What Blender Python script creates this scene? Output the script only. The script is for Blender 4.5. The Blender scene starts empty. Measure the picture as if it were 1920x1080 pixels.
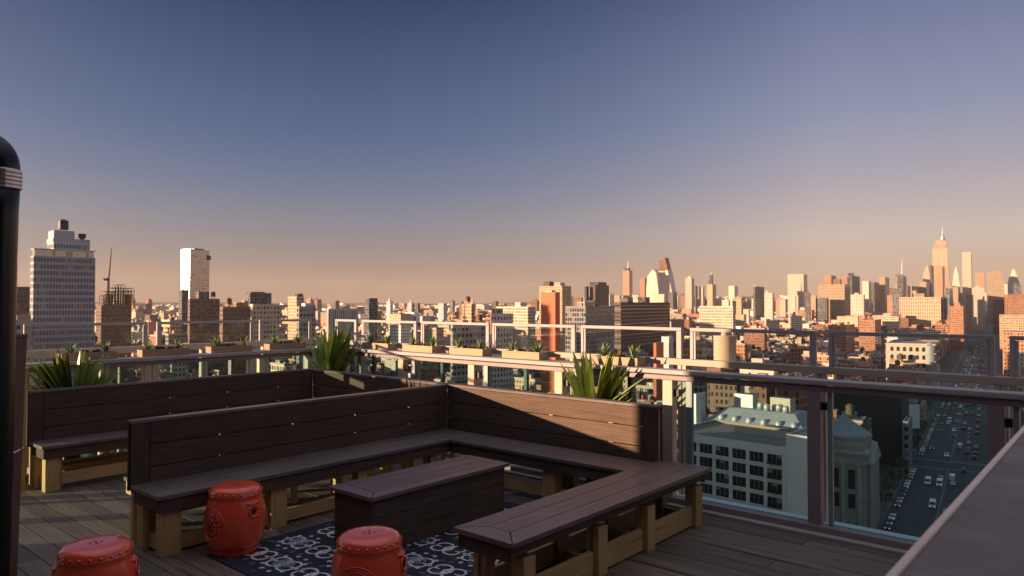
import bpy, math, random
import numpy as np
from math import sin, cos, tan, atan, atan2, radians, pi, sqrt, floor
from mathutils import Vector, Matrix
random.seed(7)
SC = bpy.context.scene
COL = SC.collection
# ------------------------------------------------------------------ camera model (photo is 1920x1080)
FPX = 1351.0; H = 1.65; AZ = radians(40.9); PITCH = atan(28/FPX)
FW = (-sin(AZ), cos(AZ)); RT = (cos(AZ), sin(AZ))
def ray(x, y):
    cx = (x-960)/FPX; cy = (540-y)/FPX
    f = cos(PITCH)-cy*sin(PITCH); u = sin(PITCH)+cy*cos(PITCH)
    return (FW[0]*f+RT[0]*cx, FW[1]*f+RT[1]*cx, u)
def proj(X, Y, Z):
    a = X*FW[0]+Y*FW[1]; r = X*RT[0]+Y*RT[1]; u = Z-H
    f = a*cos(PITCH)+u*sin(PITCH); up = -a*sin(PITCH)+u*cos(PITCH)
    if f < .01: return None
    return (960+FPX*r/f, 540-FPX*up/f, f)
def dirA(deg):      # horizontal unit vector, degrees to the right of the view axis
    a = radians(deg); return Vector((FW[0]*cos(a)+RT[0]*sin(a), FW[1]*cos(a)+RT[1]*sin(a)))
def at_dist(x, d):  # ground position seen in column x at forward distance d
    r = ray(x, 568); t = d/(r[0]*FW[0]+r[1]*FW[1]); return Vector((r[0]*t, r[1]*t))
def z_at(y, d): return H-(y-568)*d/FPX
SUN = Vector((-5.68, -7.14, 1.0)).normalized()

# ------------------------------------------------------------------ materials
def new_mat(name):
    m = bpy.data.materials.new(name); m.use_nodes = True
    nt = m.node_tree; nt.nodes.clear()
    return m, nt, nt.nodes, nt.links
def N(ns, t, **k):
    n = ns.new(t)
    for a, v in k.items(): setattr(n, a, v)
    return n
def math_(ns, ls, op, a, b=None, c=None):
    n = ns.new('ShaderNodeMath'); n.operation = op
    for i, v in enumerate((a, b, c)):
        if v is None: continue
        if isinstance(v, (int, float)): n.inputs[i].default_value = v
        else: ls.new(v, n.inputs[i])
    return n.outputs[0]
def mixc(ns, ls, fac, a, b, mode='MIX'):
    n = ns.new('ShaderNodeMix'); n.data_type = 'RGBA'; n.blend_type = mode
    for i, v in ((0, fac), (6, a), (7, b)):
        if isinstance(v, (int, float)): n.inputs[i].default_value = v
        elif isinstance(v, tuple): n.inputs[i].default_value = (*v, 1) if len(v) == 3 else v
        else: ls.new(v, n.inputs[i])
    return n.outputs[2]
def plain(name, col, rough=.6, metal=0, var=.25, scale=3, bump=0, spec=.5, bscale=None, coat=0):
    m, nt, ns, ls = new_mat(name)
    o = N(ns, 'ShaderNodeOutputMaterial'); p = N(ns, 'ShaderNodeBsdfPrincipled')
    tc = N(ns, 'ShaderNodeTexCoord'); nz = N(ns, 'ShaderNodeTexNoise')
    nz.inputs['Scale'].default_value = scale; nz.inputs['Detail'].default_value = 6; nz.inputs['Roughness'].default_value = .65
    ls.new(tc.outputs['Object'], nz.inputs['Vector'])
    f = math_(ns, ls, 'MULTIPLY_ADD', nz.outputs[0], 2*var, 1-var)
    c = mixc(ns, ls, 1.0, col, (1, 1, 1), 'MULTIPLY')
    cn = N(ns, 'ShaderNodeVectorMath', operation='SCALE'); cn.inputs[0].default_value = col
    ls.new(f, cn.inputs['Scale']); ls.new(cn.outputs[0], p.inputs['Base Color'])
    p.inputs['Roughness'].default_value = rough; p.inputs['Metallic'].default_value = metal
    p.inputs['Specular IOR Level'].default_value = spec
    p.inputs['Coat Weight'].default_value = coat
    if bump:
        b = N(ns, 'ShaderNodeBump'); b.inputs['Strength'].default_value = bump; b.inputs['Distance'].default_value = .01
        n2 = N(ns, 'ShaderNodeTexNoise'); n2.inputs['Scale'].default_value = bscale or scale*8; n2.inputs['Detail'].default_value = 4
        ls.new(tc.outputs['Object'], n2.inputs['Vector'])
        ls.new(n2.outputs[0], b.inputs['Height']); ls.new(b.outputs[0], p.inputs['Normal'])
    ls.new(p.outputs[0], o.inputs[0]); return m
def wood(name, c1, c2, axis, rough=.6, grain=60, var=.35, bump=.35, knots=False, spec=.4):
    m, nt, ns, ls = new_mat(name)
    o = N(ns, 'ShaderNodeOutputMaterial'); p = N(ns, 'ShaderNodeBsdfPrincipled'); p.inputs['Specular IOR Level'].default_value = spec
    tc = N(ns, 'ShaderNodeTexCoord'); mp = N(ns, 'ShaderNodeMapping'); g = N(ns, 'ShaderNodeNewGeometry')
    s = [grain]*3; s['XYZ'.index(axis)] = grain/22
    mp.inputs['Scale'].default_value = s
    ofs = N(ns, 'ShaderNodeVectorMath', operation='SCALE'); ofs.inputs['Scale'].default_value = 37.0
    cmb = N(ns, 'ShaderNodeCombineXYZ')
    for i in range(3): ls.new(g.outputs['Random Per Island'], cmb.inputs[i])
    ls.new(cmb.outputs[0], ofs.inputs[0]); ad = N(ns, 'ShaderNodeVectorMath', operation='ADD')
    ls.new(tc.outputs['Object'], mp.inputs['Vector']); ls.new(mp.outputs[0], ad.inputs[0]); ls.new(ofs.outputs[0], ad.inputs[1])
    nz = N(ns, 'ShaderNodeTexNoise'); nz.inputs['Scale'].default_value = 1; nz.inputs['Detail'].default_value = 7
    nz.inputs['Roughness'].default_value = .7; nz.inputs['Distortion'].default_value = .6
    ls.new(ad.outputs[0], nz.inputs['Vector'])
    r = N(ns, 'ShaderNodeMapRange'); r.inputs[1].default_value = .3; r.inputs[2].default_value = .7
    ls.new(nz.outputs[0], r.inputs[0])
    c = mixc(ns, ls, r.outputs[0], c1, c2)
    if knots:
        v = N(ns, 'ShaderNodeTexVoronoi'); v.inputs['Scale'].default_value = .16; ls.new(ad.outputs[0], v.inputs['Vector'])
        k = N(ns, 'ShaderNodeMapRange'); k.inputs[1].default_value = .1; k.inputs[2].default_value = .22
        ls.new(v.outputs['Distance'], k.inputs[0])
        c = mixc(ns, ls, k.outputs[0], tuple(x*.3 for x in c1), c)
    # weathering blotches with a shape of their own
    n3 = N(ns, 'ShaderNodeTexNoise'); n3.inputs['Scale'].default_value = 2.2; n3.inputs['Detail'].default_value = 5
    ls.new(tc.outputs['Object'], n3.inputs['Vector'])
    f = math_(ns, ls, 'MULTIPLY_ADD', g.outputs['Random Per Island'], var, 1-var*.6)
    f2 = math_(ns, ls, 'MULTIPLY_ADD', n3.outputs[0], .7, .65); f = math_(ns, ls, 'MULTIPLY', f, f2)
    sc = N(ns, 'ShaderNodeVectorMath', operation='SCALE'); ls.new(c, sc.inputs[0]); ls.new(f, sc.inputs['Scale'])
    ls.new(sc.outputs[0], p.inputs['Base Color'])
    rr = math_(ns, ls, 'MULTIPLY_ADD', n3.outputs[0], .3, rough-.15); ls.new(rr, p.inputs['Roughness'])
    b = N(ns, 'ShaderNodeBump'); b.inputs['Strength'].default_value = bump; b.inputs['Distance'].default_value = .003
    ls.new(nz.outputs[0], b.inputs['Height']); ls.new(b.outputs[0], p.inputs['Normal'])
    ls.new(p.outputs[0], o.inputs[0]); return m
def glass(name, tint, rough=0.0, ior=1.45):
    m, nt, ns, ls = new_mat(name)
    o = N(ns, 'ShaderNodeOutputMaterial'); t = N(ns, 'ShaderNodeBsdfTransparent'); g = N(ns, 'ShaderNodeBsdfGlossy')
    t.inputs[0].default_value = (*tint, 1); g.inputs['Roughness'].default_value = rough
    g.inputs[0].default_value = (.55, .55, .55, 1)
    fr = N(ns, 'ShaderNodeFresnel'); gg = N(ns, 'ShaderNodeNewGeometry')
    ls.new(math_(ns, ls, 'MULTIPLY_ADD', gg.outputs['Backfacing'], 1/ior-ior, ior), fr.inputs[0])   # same reflectance on both faces of a pane
    mx = N(ns, 'ShaderNodeMixShader'); ls.new(fr.outputs[0], mx.inputs[0]); ls.new(t.outputs[0], mx.inputs[1]); ls.new(g.outputs[0], mx.inputs[2])
    ls.new(mx.outputs[0], o.inputs[0]); return m
def facade(name, col, pw=2.4, fh=3.4, a=.26, b=.22, c=.78, gl=(.025, .03, .035), band=0, rough=.85, grough=.12, two=False, blinds=.25, metal=0):
    """wall with a window grid laid out in metres (UV: u along the wall, v down from the cornice)"""
    m, nt, ns, ls = new_mat(name)
    o = N(ns, 'ShaderNodeOutputMaterial'); p = N(ns, 'ShaderNodeBsdfPrincipled')
    uv = N(ns, 'ShaderNodeUVMap'); sp = N(ns, 'ShaderNodeSeparateXYZ'); ls.new(uv.outputs[0], sp.inputs[0])
    u = math_(ns, ls, 'DIVIDE', sp.outputs[0], pw); v = math_(ns, ls, 'DIVIDE', sp.outputs[1], fh)
    fu = math_(ns, ls, 'FRACT', u); fv = math_(ns, ls, 'FRACT', v)
    mk = math_(ns, ls, 'MULTIPLY', math_(ns, ls, 'GREATER_THAN', fu, a), math_(ns, ls, 'LESS_THAN', fu, 1-a))
    mk = math_(ns, ls, 'MULTIPLY', mk, math_(ns, ls, 'MULTIPLY', math_(ns, ls, 'GREATER_THAN', fv, b), math_(ns, ls, 'LESS_THAN', fv, c)))
    mk = math_(ns, ls, 'MULTIPLY', mk, math_(ns, ls, 'GREATER_THAN', v, .0))
    if two:   # a mullion in the middle
        d = math_(ns, ls, 'ABSOLUTE', math_(ns, ls, 'SUBTRACT', fu, .5)); mk = math_(ns, ls, 'MULTIPLY', mk, math_(ns, ls, 'GREATER_THAN', d, .03))
    cell = N(ns, 'ShaderNodeCombineXYZ'); ls.new(math_(ns, ls, 'FLOOR', u), cell.inputs[0]); ls.new(math_(ns, ls, 'FLOOR', v), cell.inputs[1])
    oi = N(ns, 'ShaderNodeObjectInfo'); ls.new(oi.outputs['Random'], cell.inputs[2])
    wn = N(ns, 'ShaderNodeTexWhiteNoise'); ls.new(cell.outputs[0], wn.inputs[0])
    bl = math_(ns, ls, 'GREATER_THAN', wn.outputs[0], 1-blinds)
    gc = mixc(ns, ls, bl, gl, (.22, .2, .17))
    g = N(ns, 'ShaderNodeNewGeometry'); tc = N(ns, 'ShaderNodeTexCoord')
    nz = N(ns, 'ShaderNodeTexNoise'); nz.inputs['Scale'].default_value = .12; nz.inputs['Detail'].default_value = 8; nz.inputs['Roughness'].default_value = .7
    ls.new(tc.outputs['Object'], nz.inputs['Vector'])
    f = math_(ns, ls, 'MULTIPLY_ADD', nz.outputs[0], .7, .65)
    f = math_(ns, ls, 'MULTIPLY', f, math_(ns, ls, 'MULTIPLY_ADD', oi.outputs['Random'], .5, .75))
    if band:
        bd = math_(ns, ls, 'LESS_THAN', fv, .1); f = math_(ns, ls, 'MULTIPLY', f, math_(ns, ls, 'MULTIPLY_ADD', bd, band, 1))
    sc = N(ns, 'ShaderNodeVectorMath', operation='SCALE'); sc.inputs[0].default_value = col; ls.new(f, sc.inputs['Scale'])
    cc = mixc(ns, ls, mk, sc.outputs[0], gc); ls.new(cc, p.inputs['Base Color'])
    rr = math_(ns, ls, 'MULTIPLY_ADD', mk, grough-rough, rough); ls.new(rr, p.inputs['Roughness'])
    if metal: p.inputs['Metallic'].default_value = metal
    ls.new(p.outputs[0], o.inputs[0]); return m

M = {}
PINE = ((.50, .30, .115), (.68, .45, .20))
DARK = ((.060, .048, .046), (.105, .082, .076))
for ax in 'XYZ':
    M['pine'+ax] = wood('pine_'+ax, *PINE, ax, rough=.7, knots=True)
    M['dark'+ax] = wood('brown_board_'+ax, (.070, .047, .039), (.145, .092, .064), ax, rough=.7, spec=.15, grain=70, var=.3, bump=.25)
M['seatX'] = wood('seat_board_X', (.095, .074, .071), (.18, .138, .130), 'X', rough=.42, grain=80, var=.3, bump=.2)
M['seatY'] = wood('seat_board_Y', (.095, .074, .071), (.18, .138, .130), 'Y', rough=.42, grain=80, var=.3, bump=.2)
for ax in 'XY': M['cap'+ax] = wood('cap_board_'+ax, (.15, .115, .105), (.25, .195, .18), ax, rough=.8, grain=80, var=.2, bump=.2, spec=.03)  # paler than the backs: sky sheen on their tops put into the colour
for ax in 'XY': M['redseat'+ax] = wood('reddish_seat_'+ax, (.12, .075, .068), (.23, .148, .135), ax, rough=.4, grain=80, var=.3, bump=.25)
M['deck'] = wood('weathered_deck', (.088, .064, .050), (.21, .155, .12), 'X', rough=.72, grain=45, var=.5, bump=.8, knots=True)
M['postwood'] = wood('red_brown_post', (.20, .105, .07), (.30, .17, .115), 'Z', rough=.7, knots=True)
M['steel'] = plain('brushed_rail_metal', (.40, .365, .36), .62, 0, .15, 5, spec=.2)
M['bronze'] = plain('brown_post_metal', (.28, .225, .225), .6, .1, .15, 6, spec=.25)
M['cream'] = plain('cream_and_sunlit_metal', (.50, .43, .34), .65, 0, .12, 6, spec=.2)  # cream metal, also the sunlit tone of the rail posts
M['ledge'] = plain('pale_ledge', (.78, .80, .82), .55, 0, .2, 4)
M['rubber'] = plain('black_clamp', (.015, .015, .016), .5)
M['glass'] = glass('teal_guard_glass', (.68, .82, .825))
M['finteal'] = plain('grey_teal_edge', (.22, .28, .29), .3, 0, .1, 5)
M['beam'] = plain('warm_parapet_beam', (.42, .35, .28), .65, 0, .15, 5, spec=.2)
M['unitsteel'] = plain('screw_head', (.16, .15, .14), .45, .6)
M['clear'] = glass('clear_frame_glass', (.93, .96, .955))
M['red'] = plain('red_ceramic_glaze', (.92, .10, .035), .24, 0, .16, 5, spec=.6, coat=.7)
M['redhole'] = plain('dark_hollow', (.03, .006, .005), .7)
M['black'] = plain('black_stove_paint', (.006, .006, .007), .3, .2)
M['silver'] = plain('ribbed_silver_sleeve', (.62, .58, .56), .3, .9)
M['leafA'] = plain('agave_green', (.29, .34, .065), .42, 0, .3, 9)
M['leafB'] = plain('pale_leaf', (.21, .28, .08), .45, 0, .3, 9)
M['leafC'] = plain('grey_green_tuft', (.24, .32, .15), .5, 0, .3, 9)
M['succ'] = plain('dusky_red_succulent', (.22, .10, .06), .5, 0, .3, 12)
M['planter'] = wood('cedar_planter', (.34, .24, .14), (.46, .34, .21), 'X', rough=.65)
M['planterY'] = wood('cedar_planter_side', (.30, .17, .11), (.42, .25, .16), 'Y', rough=.65)
M['soil'] = plain('soil', (.03, .02, .015), .95)
M['pot'] = plain('charcoal_pot', (.03, .03, .032), .6)
M['litedge'] = plain('lit_edge_pale', (.80, .60, .50), .5, 0, .2, 9)
M['wallpaint'] = plain('unseen_wall_charcoal', (.07, .065, .065), .8, 0, .2, 1)
M['bar'] = plain('worn_bar_cap', (.18, .142, .125), .65, 0, .8, 4, bump=.5, bscale=60)
M['wire'] = plain('white_wire', (.7, .68, .65), .5)
M['ground'] = plain('city_ground', (.06, .058, .055), .9, 0, .5, .01)
M['asphalt'] = plain('asphalt', (.032, .033, .036), .7, 0, .6, .16)
M['pave'] = plain('pavement', (.10, .098, .095), .85, 0, .3, .08)
M['paint'] = plain('road_paint', (.24, .24, .23), .7, 0, .3, .6)

def rug_mats():
    m, nt, ns, ls = new_mat('navy_rug')
    o = N(ns, 'ShaderNodeOutputMaterial'); p = N(ns, 'ShaderNodeBsdfPrincipled'); tc = N(ns, 'ShaderNodeTexCoord')
    v = N(ns, 'ShaderNodeTexVoronoi'); v.inputs['Scale'].default_value = 13; ls.new(tc.outputs['Object'], v.inputs['Vector'])
    r = N(ns, 'ShaderNodeMapRange'); r.inputs[1].default_value = .22; r.inputs[2].default_value = .34; ls.new(v.outputs['Distance'], r.inputs[0])
    n = N(ns, 'ShaderNodeTexNoise'); n.inputs['Scale'].default_value = 260; ls.new(tc.outputs['Object'], n.inputs['Vector'])
    c = mixc(ns, ls, r.outputs[0], (.075, .092, .12), (.013, .016, .030))
    f = math_(ns, ls, 'MULTIPLY_ADD', n.outputs[0], .9, .55)
    sc = N(ns, 'ShaderNodeVectorMath', operation='SCALE'); ls.new(c, sc.inputs[0]); ls.new(f, sc.inputs['Scale']); ls.new(sc.outputs[0], p.inputs['Base Color'])
    b = N(ns, 'ShaderNodeBump'); b.inputs['Strength'].default_value = .5; b.inputs['Distance'].default_value = .003
    ls.new(n.outputs[0], b.inputs['Height']); ls.new(b.outputs[0], p.inputs['Normal'])
    p.inputs['Roughness'].default_value = .95; ls.new(p.outputs[0], o.inputs[0]); return m
M['rug'] = rug_mats()
M['scroll'] = plain('rug_cream_yarn', (.60, .54, .56), .95, 0, .25, 120)
M['rugblue'] = plain('rug_slate_yarn', (.20, .24, .30), .95, 0, .35, 120)
M['rugedge'] = plain('rug_navy_binding', (.012, .02, .045), .95, 0, .25, 120)

# facades
FAC = {
 'red brick':      facade('facade_red_brick', (.25, .115, .075), 2.3, 3.4, .3, .3, .8, band=.25),
 'orange brick':   facade('facade_orange_brick', (.38, .19, .11), 2.5, 3.3, .3, .28, .78, band=.2),
 'brown brick':    facade('facade_brown_brick', (.17, .10, .075), 2.2, 3.3, .28, .28, .8, band=.3),
 'tan brick':      facade('facade_tan_brick', (.46, .33, .21), 2.6, 3.4, .3, .28, .78, band=.2),
 'cream stone':    facade('facade_cream_stone', (.62, .52, .39), 2.8, 3.8, .24, .24, .8, band=.15),
 'white painted':  facade('facade_white', (.68, .66, .62), 2.6, 3.5, .28, .26, .78, band=.1),
 'grey concrete':  facade('facade_grey', (.30, .29, .285), 3.0, 3.5, .16, .3, .82),
 'dark grey':      facade('facade_dark', (.10, .10, .11), 2.2, 3.3, .2, .25, .85),
}
FAC.update({
 'dusty red brick': facade('facade_dusty_red', (.36, .16, .11), 1.9, 3.1, .3, .25, .8, band=.15, blinds=.35),
 'rust brick':     facade('facade_rust', (.30, .14, .085), 3.1, 3.7, .2, .3, .85, two=True, band=.3),
 'buff brick':     facade('facade_buff', (.52, .40, .27), 1.8, 3.2, .32, .28, .76, blinds=.4),
 'sand stone':     facade('facade_sand', (.58, .44, .30), 3.4, 4.1, .17, .22, .84, two=True, band=.2),
 'pale grey':      facade('facade_pale_grey', (.48, .47, .46), 1.7, 3.3, .25, .3, .78, blinds=.4),
 'smoky brown':    facade('facade_smoky', (.12, .085, .07), 2.8, 3.5, .2, .25, .82, two=True),
 'blank brick':    facade('facade_party', (.33, .17, .11), 9.0, 6.5, .44, .35, .6),
 'blank cream':    facade('facade_party_cream', (.55, .47, .37), 11.0, 7.0, .45, .4, .6),
})
FLIST = list(FAC)
FW_ = [22, 14, 12, 18, 14, 8, 8, 4]
M['blank'] = plain('blank_party_wall', (.36, .24, .17), .9, 0, .35, .15)
M['roofs'] = [plain('tar_roof', (.075, .07, .07), .85, 0, .5, .15), plain('silver_roof', (.33, .33, .33), .6, 0, .35, .15), plain('gravel_roof', (.2, .175, .15), .9, 0, .4, .2)]
M['tankwood'] = plain('weathered_tank_wood', (.12, .075, .05), .85, 0, .3, 1)
M['trim'] = plain('stone_trim', (.5, .42, .33), .8, 0, .25, .5)
M['unit'] = plain('galvanised_unit', (.42, .43, .44), .5, .3, .2, 1)
M['teal'] = plain('slate_grey_roof', (.25, .265, .27), .6, 0, .35, .3)

# ------------------------------------------------------------------ geometry accumulator
class G:
    def __init__(s): s.v = []; s.f = []; s.m = []; s.uv = []; s.mats = []
    def mi(s, mat):
        if mat not in s.mats: s.mats.append(mat)
        return s.mats.index(mat)
    def face(s, pts, mat, uv=None):
        b = len(s.v); s.v += [tuple(p) for p in pts]; s.f.append(tuple(range(b, b+len(pts)))); s.m.append(s.mi(mat))
        s.uv += uv if uv else [(0, -9)]*len(pts)
        return s
    def add(s, vs, fs, mat):
        b = len(s.v); s.v += [tuple(p) for p in vs]; k = s.mi(mat)
        for f in fs: s.f.append(tuple(b+i for i in f)); s.m.append(k); s.uv += [(0, -9)]*len(f)
        return s
    def box(s, x0, x1, y0, y1, z0, z1, mat):
        vs = [(x0,y0,z0),(x1,y0,z0),(x1,y1,z0),(x0,y1,z0),(x0,y0,z1),(x1,y0,z1),(x1,y1,z1),(x0,y1,z1)]
        return s.add(vs, [(0,3,2,1),(4,5,6,7),(0,1,5,4),(1,2,6,5),(2,3,7,6),(3,0,4,7)], mat)
    def obox(s, c, u, v, w, d, z0, z1, mat, roof=None, uo=0):
        """oriented box, corner c, extends w along u and d along v; walls carry metre UVs"""
        c = Vector(c[:2]); P = [c, c+u*w, c+u*w+v*d, c+v*d]
        if u.x*v.y-u.y*v.x < 0: P.reverse()
        h = z1-z0
        for i in range(4):
            a, b = P[i], P[(i+1) % 4]; L = (b-a).length
            s.face([(a.x,a.y,z0),(b.x,b.y,z0),(b.x,b.y,z1),(a.x,a.y,z1)], mat, [(uo,h),(uo+L,h),(uo+L,0),(uo,0)])
        s.face([(p.x,p.y,z1) for p in P], roof or mat)
        return s
    def cyl(s, c, r0, r1, z0, z1, mat, n=16, cap=True):
        vs = []
        for k in range(n):
            a = 2*pi*k/n; vs.append((c[0]+r0*cos(a), c[1]+r0*sin(a), z0))
        for k in range(n):
            a = 2*pi*k/n; vs.append((c[0]+r1*cos(a), c[1]+r1*sin(a), z1))
        fs = [(k,(k+1)%n,n+(k+1)%n,n+k) for k in range(n)]
        if cap: fs += [tuple(range(n-1,-1,-1)), tuple(range(n,2*n))]
        return s.add(vs, fs, mat)
    def tube(s, pts, r, mat, n=8, close=False):
        pts = [Vector(p) for p in pts]; vs = []; L = len(pts); prev = None
        for i, p in enumerate(pts):
            t = (pts[min(i+1,L-1)]-pts[max(i-1,0)]).normalized()
            if prev is None:
                u = t.cross(Vector((0,0,1)));
                if u.length < .05: u = t.cross(Vector((1,0,0)))
            else: u = prev-t*prev.dot(t)
            u.normalize(); w = t.cross(u); prev = u
            rr = r[i] if isinstance(r, (list, tuple)) else r
            for k in range(n):
                a = 2*pi*k/n; vs.append(p+(u*cos(a)+w*sin(a))*rr)
        fs = [(i*n+k, i*n+(k+1)%n, (i+1)*n+(k+1)%n, (i+1)*n+k) for i in range(L-1) for k in range(n)]
        fs += [tuple(range(n-1,-1,-1)), tuple((L-1)*n+k for k in range(n))]
        return s.add(vs, fs, mat)
    def lathe(s, c, prof, mat, n=48):
        vs = [(c[0]+r*cos(2*pi*k/n), c[1]+r*sin(2*pi*k/n), c[2]+z) for r, z in prof for k in range(n)]
        L = len(prof); fs = [(i*n+k, i*n+(k+1)%n, (i+1)*n+(k+1)%n, (i+1)*n+k) for i in range(L-1) for k in range(n)]
        fs += [tuple(range(n-1,-1,-1)), tuple((L-1)*n+k for k in range(n))]
        return s.add(vs, fs, mat)

def obj(name, g, parent=None, bevel=0, smooth=False, origin=None, label=None):
    me = bpy.data.meshes.new(name)
    org = Vector(origin) if origin is not None else (Vector(parent['org']) if parent is not None else Vector((0,0,0)))
    v = [(a[0]-org.x, a[1]-org.y, a[2]-org.z) for a in g.v]
    me.from_pydata(v, [], g.f)
    for m in g.mats: me.materials.append(m)
    me.polygons.foreach_set('material_index', g.m)
    uvl = me.uv_layers.new(name='UVMap'); uvl.data.foreach_set('uv', [c for t in g.uv for c in t])
    if smooth: me.polygons.foreach_set('use_smooth', [True]*len(me.polygons))
    me.update()
    o = bpy.data.objects.new(name, me); COL.objects.link(o)
    if parent is not None: o.parent = parent
    else: o.location = org
    if parent is not None and origin is not None: o.location = org-Vector(parent['org'])
    o['org'] = tuple(org)
    if bevel:
        b = o.modifiers.new('bevel', 'BEVEL'); b.width = bevel; b.segments = 2; b.limit_method = 'ANGLE'
    if smooth == 'auto':
        me.polygons.foreach_set('use_smooth', [True]*len(me.polygons)); 
    if label: o['label'] = label
    return o
def tag(o, label, cat, group=None, kind=None):
    if label: o['label'] = label
    if cat: o['category'] = cat
    if group: o['group'] = group
    if kind: o['kind'] = kind
    return o
def thing(name, loc, label, cat, group=None):
    o = bpy.data.objects.new(name, None); COL.objects.link(o); o.location = loc; o['org'] = tuple(loc)
    o.empty_display_size = .1
    return tag(o, label, cat, group)
def struct(name, g, **k):
    o = obj(name, g, **k); o['kind'] = 'structure'; return o
def copy_tree(src):
    r = src.copy(); COL.objects.link(r)
    def rec(a, b):
        for ch in a.children:
            c = ch.copy(); COL.objects.link(c); c.parent = b; rec(ch, c)
    kids = list(src.children)
    for ch in kids:
        c = ch.copy(); COL.objects.link(c); c.parent = r
        for g2 in list(ch.children):
            d = g2.copy(); COL.objects.link(d); d.parent = c
    return r

# ================================================================== THE TERRACE
# deck: one board per strip, boards run along X
g = G(); y = -1.2; W = .145; gap = .006
while y < 5.25:
    x = -8.0 + random.uniform(0, 1.2)*-1
    while x < 3.2:
        L = random.choice((2.4, 3.0, 3.6)); x1 = min(x+L, 3.2)
        g.box(max(x, -7.9), x1-.004, y, y+W-gap, -.028+random.uniform(-.0015, .0015), random.uniform(-.0012, .0012), M['deck']); x = x1
    y += W
yy = -1.2+W/2
while yy < 5.25:
    xx = -7.8
    while xx < 3.1:
        for s in (-.035, .035): g.cyl((xx+random.uniform(-.004, .004), yy+s), .0042, .0042, -.001, .0022, M['unitsteel'], 6)
        xx += .41
    yy += W
struct('deck_floor', g, bevel=.0025)
g = G(); g.box(-7.95, 3.25, -9, 5.5, -.45, -.05, M['rubber']); struct('deck_slab', g)
# the hotel tower that carries the terrace
def grid_box(name, x0, x1, y0, y1, z0, z1, mat, label, cat):
    g = G(); g.obox((x0, y0), Vector((1, 0)), Vector((0, 1)), x1-x0, y1-y0, z0, z1, mat, M['roofs'][0]); return tag(obj(name, g, origin=(x0, y0, z0)), label, cat)
grid_box('hotel_tower', -7.9, 3.2, -14, 5.35, -70, -.46, FAC['grey concrete'], 'grey concrete tower whose roof carries the timber terrace', 'building')
g = G(); g.box(-8.0, 3.2, -1.6, -1.25, 0, 6.5, M['wallpaint']); g.box(3.21, 3.5, -1.6, 2.6, -.4, 6.5, M['wallpaint'])  # unseen wall behind the shadow edge; height and side wing added to cut skylight
tag(obj('unseen_rooftop_wall', g, origin=(-2.4, -1.4, 0)), 'unseen charcoal rooftop wall behind the terrace, heightened to block sky light', 'wall')

# ---- guard rails -------------------------------------------------
def guard_front():
    t = thing('guardrail', (-3, 5.39, 0), 'long front guardrail with teal glass panels and wide metal cap, facing the avenue', 'railing')
    x0, x1 = -7.74, 3.1
    g = G(); g.box(x0-.1, x1, 5.335, 5.475, 1.062, 1.098, M['steel']); obj('cap_rail', g, t, bevel=.006)
    g = G(); g.box(x0-.05, x1, 5.36, 5.43, 1.012, 1.052, M['bronze']); obj('lower_rail', g, t, bevel=.006)
    g = G(); g.box(x0, x1, 5.262, 5.325, 0, .020, M['steel']); g.box(x0, x1, 5.327, 5.44, -.05, .062, M['bronze']); obj('base_channel', g, t, bevel=.004)
    ps = [-7.45, -6.31, -5.20, -4.07, -2.94, -1.77, -.67, .45, 1.57, 2.7]
    for k, px in enumerate(ps):
        g = G(); g.box(px-.045, px+.045, 5.355, 5.435, 0, 1.012, M['cream'] if px < -2.5 else M['bronze'])  # same posts: cream stands for sunlit metal, brown for shaded
        p = obj('post', g, t, bevel=.004)
        g = G(); g.box(px+.047, px+.085, 5.385, 5.43, .88, .935, M['rubber']); obj('clamp', g, p, origin=p['org'])
        g = G(); g.box(px-.075, px+.075, 5.345, 5.434, -.004, .012, M['bronze'])
        g = G(); e0, e1 = (.150, .205) if px < -2.5 else (.088, .120); g.box(px+e0, px+e1, 5.388, 5.418, .063, 1.011, M['finteal']); obj('panel_edge', g, t, bevel=.003)
        a = px+e1+.003; b = ps[k+1]-.05 if k+1 < len(ps) else x1
        g = G(); g.box(a, b, 5.398, 5.410, .063, 1.01, M['glass']); obj('glass_panel', g, t)
guard_front()
def guard_left():
    t = thing('guardrail', (-7.78, 3.4, 0), 'left guardrail with teal glass panels, running from the wooden posts to the corner', 'railing')
    g = G(); g.box(-7.90, -7.755, -1.2, 5.334, 1.05, 1.085, M['steel']); obj('cap_rail', g, t, bevel=.006)
    g = G(); g.box(-7.86, -7.79, -1.2, 5.33, 1.0, 1.04, M['bronze']); obj('lower_rail', g, t, bevel=.006)
    g = G(); g.box(-7.86, -7.79, -1.2, 5.32, -.05, .052, M['bronze']); obj('base_channel', g, t, bevel=.004)
    ps = [-.15, -.03, .98, 1.10, 2.1, 3.2, 3.28, 4.37, 4.50, 5.15]
    pp = [-1.2, -.09, 1.04, 2.1, 3.24, 4.42, 5.25]
    for y0 in ps:
        g = G(); g.box(-7.86, -7.79, y0-.03, y0+.03, 0, 1.0, M['cream']); obj('post', g, t, bevel=.004)
    for a, b in zip(pp, pp[1:]):
        g = G(); g.box(-7.83, -7.818, a+.12, b-.12, .054, .998, M['glass']); obj('glass_panel', g, t)
guard_left()
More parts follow.
